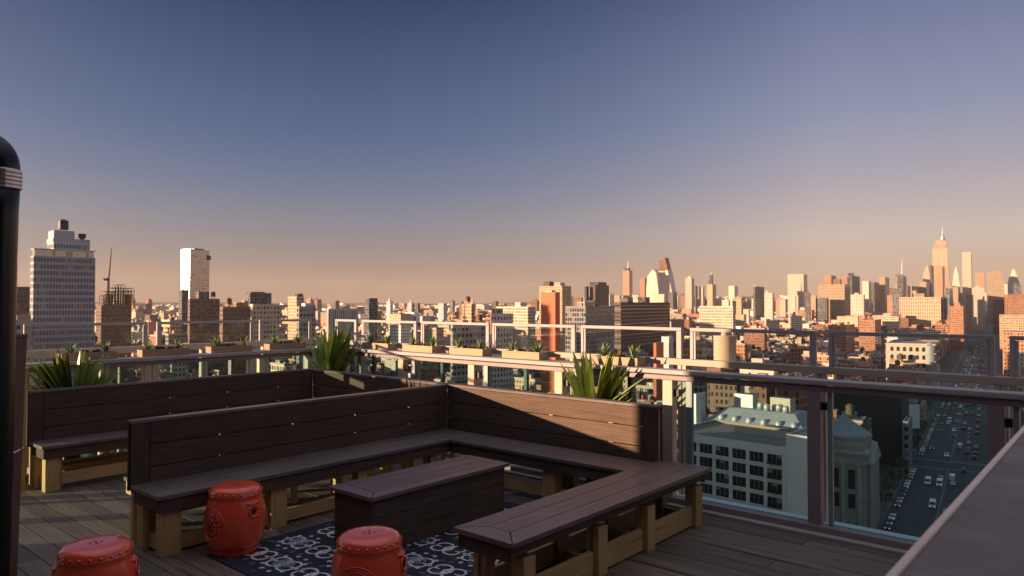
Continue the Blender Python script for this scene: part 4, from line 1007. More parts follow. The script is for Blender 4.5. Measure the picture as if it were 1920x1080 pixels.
right_side(1862, 1886, 562, 1700, 'brown brick', 'dark brown block closing the right side of the avenue canyon far off')
right_side(1884, 1925, 552, 1300, 'orange brick', 'orange apartment block at the right edge below the cream spire')
right_side(1874, 1925, 590, 1000, 'tan brick', 'tan loft on the right side of the avenue near the right edge')
right_side(1880, 1960, 622, 640, 'orange brick', 'orange brick building low at the right edge, seen over the last glass frame')
# --- middle distance pieces
def arch_building():
    d = 520; x0, x1 = 1660, 1742; z1 = z_at(645, d); th = TH_A
    c, e1, e2, w, dd, z1 = corner_block(x0, 1752, 1786, 645, d, th); w = min(w, 60)
    g = G(); parapet_block(g, c, e1, e2, w, dd, GZ, z1, M['trim'], M['teal'])
    o = tag(obj('ornate_building', g, origin=(c.x, c.y, GZ)), 'ornate pale stone building with rows of arched windows and a rounded grey-green end', 'building'); LM.append((c+e1*w/2+e2*dd/2, 45)); reg(c, e1, e2, w, dd, z1, land=True)
    def arch(face_c, u, nrm, zc, hw, hh):
        g = G(); pts = [(-hw, -hh), (hw, -hh), (hw, hh*.4)]+[(hw*cos(a), hh*.4+hw*sin(a)) for a in [i*pi/6 for i in range(1, 6)]]+[(-hw, hh*.4)]
        P3 = [Vector((face_c.x+u.x*p+nrm.x*.12, face_c.y+u.y*p+nrm.y*.12, zc+q)) for p, q in pts]
        g.add(P3, [tuple(range(len(P3)))], M['rubber'])
        # projecting surround
        Q = [Vector((face_c.x+u.x*p*1.3+nrm.x*.06, face_c.y+u.y*p*1.3+nrm.y*.06, zc+q*1.12)) for p, q in pts]; g.add(Q, [tuple(range(len(Q)))], M['cream']); obj('arched_window', g, o)
    nS = -e1; nE = -e2
    for row in (4.2, 10.0, 15.8):
        k = 3
        while k < dd-2: arch(c+e2*k, e2, nS, z1-row, 1.05, 1.6); k += 4.1
        k = 9
        while k < w-3: arch(c+e1*k, e1, nE, z1-row, .9, 1.6); k += 4.4
    g = G()
    for zz in (1.2, 7.4, 13.2):
        g.obox(c-e1*.5-e2*.5, e1, e2, w+1, .49, z1-zz, z1-zz+.6, M['trim']); g.obox(c-e1*.5, e1, e2, .49, dd+.5, z1-zz, z1-zz+.6, M['trim'])
    obj('cornice', g, o)
    g = G(); g.cyl(c+e1*3+e2*3, 4.4, 4.4, GZ, z1-1.3, M['teal'], 24); g.cyl(c+e1*3+e2*3, 4.5, 1.5, z1-1.2, z1+1.2, M['teal'], 24); obj('corner_turret', g, o)
arch_building()
landmark(1325, 1350, 1400, 690, 340, TH_A, 'brown brick', 'brown building carrying the broad round tan tank', 0, dep=22)
cyl_land(1338, 1379, 632, 344, M['tan'], 'broad round tan tank with a small drum on top, seen through the upper frame', 'round_tank', 'tank', zb=z_at(690, 340)-.8, cap=2.2)
landmark(1250, 1262, 1296, 640, 440, TH_A, 'brown brick', 'brown building carrying the smaller round tan tank', 0, dep=22)
cyl_land(1258, 1283, 600, 446, M['blank'], 'smaller round tan tank just above the gap between two glass frames', 'round_tank', 'tank', zb=z_at(640, 440)-.8)
landmark(1240, 1254, 1262, 631, 380, TH_A, M['unit'], 'plain pale grey stair tower beside small red brick walls, seen through the frame', 1, dep=6)
landmark(1225, 1230, 1244, 643, 370, TH_A, F_ORANGE, 'small rust-coloured brick bulkhead left of the pale grey stair tower', 2, dep=6)

# --- the near white office block seen through the front glass
def near_office():
    th = TH_B; d = 187; c = at_dist(1471, 178)          # right end of the windowed face
    f = dirA(th); l = dirA(th-90); z1 = z_at(838, 178)
    L1 = 34; dep = 26
    t = thing('office_building', (c.x, c.y, GZ), 'white office building with rows of dark windows, filling the glass beside the backless bench', 'building')
    LM.append((c+f*13+l*15, 34)); LM.append((c-l*8+f*12, 20)); reg(c-l*5.4, f, l, dep, L1+5.4, z1, land=True)
    wm = plain('white_render', (.80, .76, .66), .85, 0, .22, .35)
    g = G(); parapet_block(g, c, f, l, dep, L1, GZ, z1, wm, M['roofs'][2], ph=.7); obj('wall', g, t)
    g = G(); z2 = z_at(815, 176); parapet_block(g, c-l*5.4, f, l, 13.5, 5.3, GZ, z2, wm, M['roofs'][1], ph=.5); obj('stair_wall', g, t)
    n = -f
    for row in range(11):
        zt = z1-2.1-row*3.55
        if zt < GZ+3: break
        for k in range(7):
            u0 = 1.0+k*4.75
            if row > 6: continue
            g = G(); a = c+l*u0+n*.04
            wwid = 3.7
            g.obox(a, l, n, wwid, .04, zt-2.45, zt, M['rubber']); o = obj('window', g, t)
            g = G()
            for q in (0, .33, .66): 
                if (k*7+row*3+int(q*10)) % 9 == 0: g.obox(a+l*(wwid*q+.1)+n*.045, l, n, wwid*.26, .02, zt-.75-.4*((k+row) % 2), zt-.08, M['teal'])
            g.obox(a-l*.15+n*.001, l, n, wwid+.3, .25, zt-2.65, zt-2.46, wm)
            for q in (.33, .66): g.obox(a+l*(wwid*q-.04)+n*.05, l, n, .08, .05, zt-2.04, zt-.01, M['unit'])
            obj('window_frame', g, o)
    for row in range(4):      # small balconies by the blank wall
        zt = z1-2.1-row*3.55; g = G(); a = c+l*.9+n*.11; g.obox(a, l, n, 3.6, 1.1, zt-2.3, zt-2.15, M['rubber'])
        for q in range(13): g.obox(a+l*(q*.295)+n*1.05, l, n, .04, .04, zt-2.14, zt-1.2, M['rubber'])
        g.obox(a+n*1.04, l, n, 3.6, .06, zt-1.19, zt-1.12, M['rubber']); obj('balcony', g, t)
    g = G(); g.obox(c+f*14+l*3, f, l, .4, 18, z1-.69, z1+1.3, M['cream']); g.obox(c+f*15+l*1, f, l, 6, 10, z1-.69, z1+.3, M['roofs'][0]); obj('roof_screen', g, t)
    # neighbours right behind it
    landmark(1300, 1304, 1322, 738, 235, TH_B, M['unit'], 'blank grey-green wall rising at the left edge of the panel, behind the white office building', 1, dep=10)
near_office()
def shade_block():  # added occluder, out of view, throwing shade on the white office
    F = Vector(FW); R_ = Vector(RT); p = F*120-R_*16; g = G(); g.obox(p, F, -R_, 64, 28, GZ, -21.2, M['blankdark'], M['roofs'][0])
    reg(p, F, -R_, 64, 28, -21.2, land=True); tag(obj('building', g, origin=(p.x, p.y, GZ)), 'unseen dark block added behind the benches to shade the white office building', 'building'); LM.append((p+F*33-R_*22, 42))
shade_block()
def grey_roof_block():
    t0, c, e1, e2, w, dd, z1 = landmark(1318, 1508, 1560, 813, 214, TH_B, M['ledge'], 'long slate-roofed building with round dormers behind the white office building', 1, (('bulk', .45, .26, 4, 6.5, 9.6, 'cream'), ('bulk', .42, .62, 4, 6.5, 9.8, 'unit')), name='mansard_building', dep=18)
    A = [c-e1*.2-e2*.2, c+e1*(w+.2)-e2*.2, c+e1*(w+.2)+e2*(dd+.2), c-e1*.2+e2*(dd+.2)]; q = 5.5
    B = [c+e1*q+e2*q, c+e1*(w-q)+e2*q, c+e1*(w-q)+e2*(dd-q), c+e1*q+e2*(dd-q)]; g = G()
    for k in range(4):
        m_ = (k+1) % 4; g.face([(*A[k], z1+.02), (*A[m_], z1+.02), (*B[m_], z1+4.6), (*B[k], z1+4.6)], M['teal'])
    g.face([(*p, z1+4.6) for p in B], M['roofs'][1]); obj('mansard_roof', g, t0)
    for k in range(6):
        p = c+e2*(4+k*4.8)+e1*1.6; g = G(); g.lathe((p.x, p.y, z1+.6), [(1.1, 0), (1.1, 1.1), (.9, 1.7), (.5, 2.1), (.05, 2.25)], M['unit'], 14); obj('round_dormer', g, t0, smooth=True)
    for k in range(4):
        p = c+e1*(7+(k % 2)*2)+e2*(9+k*3.1); g = G(); g.lathe((p.x, p.y, z1+4.61), [(1.0, 0), (1.0, 1.4), (.8, 1.9), (.3, 2.2), (.05, 2.22)], M['unit'], 14); obj('roof_fan', g, t0, smooth=True)
grey_roof_block()
landmark(1404, 1436, 1452, 713, 300, TH_A, 'red brick', 'dark red brick building with pale window sills above the slate-roofed block', 0, (('bulk', .3, .2, 5, 4, 3, 'unit'),), dep=22)
landmark(1456, 1500, 1530, 711, 303, TH_A, 'red brick', 'red brick tenement next to the tall brown post, upper part of the panel', 0, (('tank', .4, .4, 1.7),), dep=24)
landmark(1330, 1380, 1402, 716, 330, TH_A, 'brown brick', 'brown tenement near the top left of the panel above the slate roof', 0, (('bulk', .3, .3, 5, 4, 3, 'blank'),), dep=22)
# --- domed bank at the corner of the avenue
def bank():
    d = 224; c = at_dist(1619, d); f = dirA(TH_A); l = dirA(TH_A-90); z1 = z_at(846, d); dd = 20; w = 22
    t = thing('bank_building', (c.x, c.y, GZ), 'old stone bank with giant columns, pediment and low grey octagonal dome at the avenue corner', 'building')
    LM.append((c+f*12+l*11, 27)); reg(c, f, l, w, dd, z1+8, land=True)
    st = plain('weathered_bank_stone', (.36, .34, .30), .85, 0, .3, .3, bump=.3)
    g = G(); parapet_block(g, c, f, l, w, dd, GZ, z1, st, M['teal'], ph=1); obj('wall', g, t)
    g = G()
    for dz, pr_ in ((.0, .9), (-.7, .6), (-3.2, .4)): g.obox(c-f*pr_-l*pr_, f, l, w+2*pr_, pr_-.01, z1-1.0+dz, z1-.5+dz, st); g.obox(c-f*pr_, f, l, pr_-.01, dd+pr_, z1-1.0+dz, z1-.5+dz, st)
    obj('cornice', g, t)
    for k in range(5):
        p = c+l*(1.6+k*4.6)-f*.75; g = G(); g.cyl(p, .75, .62, GZ+.2, z1-4.3, st, 14); g.obox(p-f*.9-l*.9, f, l, 1.8, 1.8, z1-4.29, z1-3.75, st); obj('column', g, t)
    for k in range(4):
        p = c+l*(2.9+k*4.6)-f*.06
        for (a, b) in ((6, 12), (13.5, 18)):
            g = G(); g.obox(p, l, f, 2.0, .05, z1-b, z1-a, M['rubber']); obj('window', g, t)
    for k in range(4):
        p = c+f*(3.2+k*4.6)-l*1.2; g = G(); g.cyl(p, .85, .7, GZ+.2, z1-4.3, st, 14); g.obox(p-f*1-l*1, f, l, 2, 2, z1-4.29, z1-3.75, st); obj('column', g, t)
    # pediment over the avenue front
    g = G(); a = c+f*1.5-l*2.3; b = c+f*19-l*2.3; m_ = (a+b)/2; zz = z1-3.7
    vs = [(a.x,a.y,zz),(b.x,b.y,zz),(m_.x,m_.y,zz+5)]; vs += [(x+l.x*2.2, y+l.y*2.2, z) for x, y, z in vs]
    g.add(vs, [(0,1,2),(5,4,3),(0,3,4,1),(1,4,5,2),(2,5,3,0)], st); g.obox(c+f*1.5-l*2.3, f, l, 17.5, 2.2, zz-.6, zz-.05, st); obj('pediment', g, t)
    # drum and octagonal dome roof
    ctr = c+f*9.5+l*7.5; g = G()
    def octo(r0, r1, z0, z1_, mm):
        vs = [(ctr.x+r*cos(a), ctr.y+r*sin(a), z) for r, z in ((r0, z0), (r1, z1_)) for a in [pi/8+k*pi/4 for k in range(8)]]
        g.add(vs, [(k,(k+1)%8,8+(k+1)%8,8+k) for k in range(8)]+[tuple(range(8,16))], mm)
    octo(7.9, 7.9, z1-.9, z1+3.2, st); octo(8.5, 8.5, z1+3.2, z1+3.9, st); obj('drum', g, t)
    g = G(); octo(8.2, 1.6, z1+3.91, z1+8.6, M['teal']); octo(1.5, .3, z1+8.61, z1+9.8, M['teal']); obj('dome', g, t)
bank()
# --- dark brick block, its pale neighbour and the blank billboard
landmark(1562, 1688, 1702, 742, 318, TH_A, M['blankdark'], 'big dark brick building with a blank shaded wall, behind the domed bank', 0, (('bulk', .2, .3, 6, 5, 3.5, 'brown brick'), ('bulk', .5, .6, 5, 5, 3, 'unit')))
landmark(1690, 1700, 1708, 790, 300, TH_A, 'grey concrete', 'narrow pale old building with a cornice at the avenue edge', 1, dep=5)
def billboard():
    d = 350; a = at_dist(1684, d); b = at_dist(1721, d); z0, z1 = z_at(802, d), z_at(757, d)
    t = thing('billboard', (a.x, a.y, GZ), 'blank white billboard facing us beside the avenue, right of the dark brick building', 'billboard')
    u = (b-a).normalized(); n = Vector((u.y, -u.x)); W_ = (b-a).length
    g = G(); g.obox(a, u, n, W_, .4, z0, z1, plain('blank_white_sheet', (.85, .88, .9), .6, 0, .06, .2)); obj('panel', g, t)
    g = G()
    for (p, w_, za, zb) in ((a-u*.3, W_+.6, z0-.4, z0-.01), (a-u*.3, W_+.6, z1+.01, z1+.35)): g.obox(p+n*.05, u, n, w_, .3, za, zb, M['rubber'])
    for q in (.1, .5, .9): g.obox(a+u*W_*q-n*.6, u, n, .35, .35, GZ, z1, M['rubber'])
    obj('frame', g, t)
    LM.append((a+u*4, 8))
billboard()
# yellow-brown sign building just past the billboard
landmark(1722, 1727, 1736, 760, 420, TH_A, 'tan brick', 'narrow tan building right of the blank billboard', 0, dep=8)

# ------------------------------------------------------------------ the city blocks
rc = random.Random(11)
def free(p, rad):
    for b_ in BL:
        q = p-b_['ctr']
        if abs(q.dot(b_['u'])) < b_['w']/2+rad and abs(q.dot(b_['v'])) < b_['d']/2+rad: return False
    return True
TOWN = []      # generated buildings
def lot(ctr, u, v, w, d, h, dist, kind):
    TOWN.append(dict(c=ctr-u*w/2-v*d/2, u=u, v=v, w=w, d=d, z1=GZ+h, ctr=ctr, dist=dist, mat=kind[0], roof=kind[1], ex=kind[2], seed=rc.random()))
def gen(th, rmin, rmax, bl, bw, lw, ld, region):
    u = dirA(th); v = dirA(th-90); st = 13 if rmax < 1500 else 15; n = int(rmax/(bl+st))+2; m = int(rmax/(bw+st+3))+2
    for i in range(-2, n+1):
        for j in range(-m, m+1):
            s0 = i*(bl+st)+rc.uniform(-2, 2); t0 = j*(bw+st+3)
            bc = u*(s0+bl/2)+v*(t0+bw/2); dist = bc.length
            if dist < rmin-70 or dist > rmax+80: continue
            rows = max(1, int(bw/ld)); base_h = rc.choice((12, 14, 15, 17, 20))
            for r in range(rows):
                s = s0
                while s < s0+bl-5:
                    w = rc.uniform(*lw); w = min(w, s0+bl-s)
                    if w < 5: break
                    dep = bw/rows-rc.uniform(1.5, 6) if rows > 1 else bw
                    ctr = u*(s+w/2)+v*(t0+(r+.5)*bw/rows); s += w+rc.choice((0.05, .05, .3))
                    D = ctr.length
                    if D < rmin or D > rmax: continue
                    fwd = ctr.x*FW[0]+ctr.y*FW[1]; lat = ctr.x*RT[0]+ctr.y*RT[1]
                    if fwd < 60 and D > 600: continue
                    px = 960+FPX*lat/max(fwd, 1)
                    if fwd > 60 and (px < -900 or px > 3600): continue
                    if not region(px, D): continue
                    # keep the avenue open
                    T = ctr.dot(TA); S = ctr.dot(SA)
                    half = max(w, dep)/2
                    if -5-half*.9 < T < 34+half*.9: continue
                    if not free(ctr, half*.9): continue
                    h = base_h*rc.uniform(.75, 1.3)
                    q = rc.random()
                    if q < .05: h *= rc.uniform(1.5, 2.2)
                    if D > 1300: h = rc.uniform(13, 25) if q > .07 else rc.uniform(28, 52)
                    if D > 3500 and q > .96: h = rc.uniform(80, 120)
                    if px < 1000 and D > 1800: h = min(h, rc.uniform(30, 70))
                    # nothing may rise past the rooftops of the picture
                    lim = 590 if px < 1400 else 596
                    if 250 < D < 1300 and fwd > 60: h = min(h, z_at(lim+rc.uniform(0, 14), fwd)-GZ)
                    if D <= 250 and fwd > 60 and px > 1200: h = min(h, z_at(880, fwd)-GZ)
                    if h < 9: h = rc.uniform(9, 13)
                    if px > 1000 or rc.random() < .5: mt = rc.choices(FLIST, [10, 16, 6, 14, 12, 6, 4, 2, 10, 10, 12, 10, 6, 5, 10, 8])[0]
                    else: mt = rc.choices(FLIST, [12, 5, 12, 8, 6, 8, 10, 6, 8, 6, 8, 4, 10, 10, 8, 6])[0]
                    lot(ctr, u, v, w, dep, h, D, (mt, rc.choices((0, 1, 2), (5, 3, 3))[0], rc.random()))
A_REG = lambda px, D: px >= 1000
B_REG = lambda px, D: px < 1000
for th, reg_ in ((TH_A, A_REG), (TH_B, B_REG)):
    gen(th, 95, 700, 76, 62, (5.5, 12), 17, reg_)
    gen(th, 700, 1400, 80, 74, (7, 16), 21, reg_)
    gen(th, 1400, 3000, 110, 80, (12, 36), 30, reg_)
    gen(th, 3000, 7500, 160, 120, (25, 70), 50, reg_)

# extra towers thickening the skyline
def sky_tower(x, y, d, wpx, mats):
    p = at_dist(x, d); u = dirA(TH_A); v = dirA(TH_A-90); w_ = wpx*d/FPX
    if all((p-c).length > r+15 for c, r in LM): lot(p, u, v, w_*.8, w_, z_at(y, d)-GZ, d, (rc.choice(mats), rc.choice((0, 1)), rc.random()))
for k in range(70):
    d = rc.uniform(1500, 4600); q = rc.random()
    x = rc.uniform(1540, 1850) if q < .6 else (rc.uniform(1380, 1540) if q < .8 else (rc.uniform(1262, 1400) if q < .92 else rc.uniform(1862, 1920)))
    y = rc.uniform(532, 564) if x > 1600 and q > .2 else rc.uniform(548, 569)
    sky_tower(x, y, d, rc.uniform(7, 22), ('far1', 'far2', 'far3', 'far4', 'far1', 'far2'))
for k in range(34): sky_tower(rc.uniform(190, 1100), rc.uniform(561, 570), rc.uniform(1500, 3500), rc.uniform(4, 14), ('brown brick', 'far1', 'far3', 'far4', 'red brick', 'pale grey'))

# rank by how much of each shows
Wb, Hb = 480, 270
own = np.full((Hb, Wb), -1, int); k_ = Wb/1920
items = [(b['ctr'].x*FW[0]+b['ctr'].y*FW[1], ('L', i), b) for i, b in enumerate(BL)]+[(b['ctr'].x*FW[0]+b['ctr'].y*FW[1], ('T', i), b) for i, b in enumerate(TOWN)]
items.sort(key=lambda q: q[0])
mask = np.zeros((Hb, Wb), bool)
for xx in range(Wb):
    X = xx/k_
    lim = 1000 if X > 1310 else (735 if X > 1240 else (735-(1240-X)*.06 if X > 850 else (700+(850-X)*.01)))
    if X > 1690: lim = 1080-(X-1690)*1.33
    mask[int(min(lim, 1079)*k_):, xx] = True
    if X < 50: mask[:, xx] = True
cnt = {}
for f_, key, b in items:
    if f_ < 40: continue
    P = []
    for q in (0, 1):
        for r in (0, 1):
            p = b['c']+b['u']*b['w']*q+b['v']*b['d']*r
            for z in (GZ, b['z1']):
                s = proj(p.x, p.y, z)
                if s: P.append(s)
    if len(P) < 8: continue
    x0 = min(p[0] for p in P)*k_; x1 = max(p[0] for p in P)*k_; y0 = min(p[1] for p in P)*k_+.3; y1 = max(p[1] for p in P)*k_
    a, b_, c_, d_ = max(0, int(round(x0))), min(Wb, int(round(x1))), max(0, int(round(y0))), min(Hb, int(round(y1)))
    if a >= b_ or c_ >= d_: continue
    sub = mask[c_:d_, a:b_]; n = int((~sub).sum())
    if n: cnt[key] = (n, (x0+x1)/2/k_, y0/k_); sub[:] = True
vis = sorted([(cnt[('T', i)][0], i) for i in range(len(TOWN)) if ('T', i) in cnt], reverse=True)
NIND = 230
indiv = {i for n, i in vis[:NIND]}

# shapes: body with or without parapet, plus roof parts
def extras_for(b, near):
    r = random.Random(int(b['seed']*1e6)); u, v, w, d, z = b['u'], b['v'], b['w'], b['d'], b['z1']-(.9 if near else 0)
    out = []
    def spot(m): return b['c']+u*r.uniform(m, max(m+.1, w-m-3))+v*r.uniform(m, max(m+.1, d-m-3))
    if b['dist'] < 1400:
        for k in range(r.choice((1, 1, 2, 3))):
            g = G(); g.obox(spot(1.2), u, v, min(w*.4, r.uniform(2.5, 6)), min(d*.4, r.uniform(3, 6)), z, z+r.uniform(2.2, 4), M[r.choice(('blank', 'blank', 'unit', 'trim'))] if r.random() < .6 else FAC[b['mat']], M['roofs'][r.choice((0, 1))]); out.append(('roof_bulkhead', g))
        if r.random() < (.32 if b['z1']-GZ > 16 else .12):
            g = G(); water_tank(g, spot(3)+u*1.5+v*1.5, z, r.uniform(1.5, 2), r.uniform(3, 3.8), r.uniform(2, 4)); out.append(('water_tank', g))
        for k in range(r.choice((1, 2, 3, 4, 6)) if b['dist'] < 800 else r.choice((0, 1, 2))):
            g = G(); p = spot(.8); g.obox(p, u, v, .8, 1.4, z, z+r.uniform(.8, 2), M[r.choice(('red_', 'unit', 'blank'))] if False else M[r.choice(('blank', 'unit', 'ledge', 'rubber', 'cream'))]); out.append((r.choice(('chimney', 'vent_box')), g))
    elif r.random() < .6:
        g = G(); g.obox(spot(3), u, v, w*.3, d*.35, z, z+r.uniform(3, 8), FAC[b['mat']], M['roofs'][0]); out.append(('roof_bulkhead', g))
    if near:
        g = G(); e = .45
        g.obox(b['c']-u*e-v*e, u, v, w+2*e, e-.01, b['z1']-1.0, b['z1']-.25, M[r.choice(('trim', 'blank', 'cream', 'rubber'))]); g.obox(b['c']-u*e, u, v, e-.01, d+e, b['z1']-1.0, b['z1']-.25, M['trim']); out.append(('cornice', g))
    return out
def body(g, b, near):
    m = FAC[b['mat']]; uo = int(b['seed']*40)*2.0
    if near: parapet_block(g, b['c'], b['u'], b['v'], b['w'], b['d'], GZ, b['z1'], m, M['roofs'][b['roof']], uo=uo)
    else: g.obox(b['c'], b['u'], b['v'], b['w'], b['d'], GZ, b['z1'], m, M['roofs'][b['roof']], uo)
big = G()
def merge(dst, src):
    o = len(dst.v); dst.v += src.v; mi = [dst.mi(m) for m in src.mats]
    dst.f += [tuple(i+o for i in f) for f in src.f]; dst.m += [mi[k] for k in src.m]; dst.uv += src.uv
# labels: look first, then what it stands by
SPOT = [(60, 'under the white slab tower', 178), (178, 'below the tower crane', 250), (250, 'left of the bright glass tower', 336), (336, 'below the bright glass tower', 400),
 (400, 'left of the dark flat-topped block', 462), (462, 'below the dark flat-topped block', 530), (530, 'left of the corner plant', 600), (600, 'behind the corner plant', 672), (672, 'above the first front planter', 776),
 (776, 'above the second front planter', 850), (850, 'above the third front planter', 915), (915, 'left of the red-orange slab', 1012), (1012, 'around the red-orange slab', 1075), (1075, 'left of the banded brown block', 1160),
 (1160, 'near the banded brown block', 1258), (1258, 'below the slender cream tower', 1335), (1335, 'beyond the round tan tank', 1400), (1400, 'below the dark green tower', 1475), (1475, 'below the broad cream slab', 1530),
 (1530, 'below the wide golden block', 1612), (1612, 'left of the arched building', 1665), (1665, 'around the arched building', 1765), (1765, 'at the avenue left rim', 1850), (1850, 'right of the avenue', 2500)]
def spot_of(x):
    for a, s, b in SPOT:
        if a <= x < b: return s
    return 'at the left edge'
SH = {'far1': 'golden stone', 'far2': 'pale stone', 'far3': 'dark', 'far4': 'orange-tan', 'red brick': 'red brick', 'orange brick': 'orange brick', 'brown brick': 'brown brick', 'tan brick': 'tan', 'cream stone': 'cream', 'white painted': 'white', 'grey concrete': 'grey', 'dark grey': 'dark grey', 'blank brick': 'blank-walled brick', 'blank cream': 'blank-walled cream'}
named = []
for i in sorted(indiv):
    b = TOWN[i]; n, px, py = cnt[('T', i)]; named.append((i, b, px, py, b['ctr'].x*FW[0]+b['ctr'].y*FW[1]))
groups = {}
for q in named:
    b = q[1]; ex = [k for k, _ in extras_for(b, True)]
    feat = 'with water tank' if 'water_tank' in ex else ('with roof huts' if ex.count('roof_bulkhead') > 1 else 'with plain roof')
    h = b['z1']-GZ; size = 'low' if h < 16 else ('tall' if h > 26 else 'mid-height')
    zone = 'seen over the top bars' if q[3] < 606 else ('seen through the upper frames' if q[3] < 668 else 'seen through the lower glass')
    groups.setdefault((size, SH.get(b['mat'], b['mat']), feat, spot_of(q[2]), zone), []).append(q)
LAB = {}
POS = ['nearest', 'second nearest', 'third nearest', 'fourth nearest', 'fifth nearest', 'sixth nearest', 'seventh nearest']
for key, lst in groups.items():
    size, colr, feat, sp_, zone = key; lst.sort(key=lambda q: q[4])
    for k, q in enumerate(lst):
        base = f'{size} {colr} building {feat} {sp_}'
        zz = {'seen over the top bars': 'far band', 'seen through the upper frames': 'middle band', 'seen through the lower glass': 'near band'}[zone]
        words = base+', '+zz+(', '+POS[min(k, 6)] if len(lst) > 1 else '')
        words = words.replace('with plain roof ', '') if len(words.split()) > 16 else words
        words = words.replace('mid-height ', '') if len(words.split()) > 16 else words
        LAB[q[0]] = words
for i, b in enumerate(TOWN):
    near = b['dist'] < 900
    if i in indiv:
        g = G(); body(g, b, near); o = obj('building', g, origin=(b['c'].x, b['c'].y, GZ))
        tag(o, LAB[i], 'building', 'low city buildings')
        for nm, eg in extras_for(b, near): obj(nm, eg, o)
    else:
        body(big, b, near)
        for nm, eg in extras_for(b, near): merge(big, eg)
o = obj('distant_buildings', big); tag(o, 'mass of small city buildings spreading to the horizon', 'buildings', None, 'stuff')
# far-off land at the horizon
g = G(); r = random.Random(2)
for k in range(46):
    x = -200+k*50; d = 16000+r.uniform(-2500, 2500); p = at_dist(x, d); hh = r.uniform(50, 95)
    g.cyl(p, r.uniform(900, 1700), r.uniform(200, 500), GZ-1, GZ+hh, M['ground'], 9)
struct('hills', g)

# street trees and lamps along the avenue
def street_tree(p, h, seed, label):
    r = random.Random(seed); t = thing('street_tree', (p.x, p.y, GZ+.16), label, 'tree', 'trees on the avenue pavement'); z0 = GZ+.16
    g = G(); g.tube([(p.x, p.y, z0), (p.x+.1, p.y, z0+h*.3), (p.x-.1, p.y+.1, z0+h*.55)], [.2, .16, .09], M['tankwood'], 7)
    for k in range(7):
        a = r.uniform(0, 6.28); q = Vector((p.x, p.y, z0+h*r.uniform(.28, .5))); e = q+Vector((cos(a)*h*.27, sin(a)*h*.27, h*r.uniform(.2, .45))); g.tube([q, q.lerp(e, .5)+Vector((0, 0, .2)), e], [.09, .06, .02], M['tankwood'], 5)
    obj('trunk', g, t); g = G()
    for k in range(420):
        a = r.uniform(0, 6.28); rr = h*.33*sqrt(r.random()); zz = z0+h*(.62+.34*r.uniform(-1, 1)*sqrt(max(0, 1-(rr/(h*.34))**2))); c_ = Vector((p.x+rr*cos(a), p.y+rr*sin(a), zz)); s = r.uniform(.18, .42)
        n1 = Vector((r.gauss(0, 1), r.gauss(0, 1), r.gauss(0, 1))).normalized(); n2 = n1.orthogonal().normalized(); g.face([c_-n1*s, c_+n2*s*.6, c_+n1*s, c_-n2*s*.6], M[r.choice(('treeleaf', 'treeleaf2'))])
    obj('crown', g, t)
M['treeleaf'] = plain('dark_leaves', (.05, .06, .025), .7, 0, .3, 2); M['treeleaf2'] = plain('brown_leaves', (.10, .07, .03), .7, 0, .3, 2)
for k, (s, h) in enumerate(((281, 8), (297, 9), (318, 7.5), (338, 8.5), (392, 9), (410, 8), (431, 9), (455, 8))): street_tree(av(s, 31.0), h, 40+k, f'{ORDINAL[k]} small tree from the bank on the avenue pavement')
for k, s in enumerate((270, 308, 350, 396, 440, 484, 528, 590)):
    p = av(s, 30.0); t = thing('street_lamp', (p.x, p.y, GZ+.16), f'{ORDINAL[k]} street lamp along the left kerb from the bank', 'street lamp', 'street lamps on the avenue'); q = av(s, 27.6)
    g = G(); g.cyl(p, .12, .07, GZ+.16, GZ+8.6, M['unit'], 8); obj('pole', g, t)
    g = G(); g.tube([(p.x, p.y, GZ+8.5), (*(p.lerp(q, .5)), GZ+9.3), (q.x, q.y, GZ+9.4)], .05, M['unit'], 6); obj('arm', g, t)
    g = G(); g.box(q.x-.4, q.x+.4, q.y-.18, q.y+.18, GZ+9.28, GZ+9.44, M['unit']); obj('lamp_head', g, t)
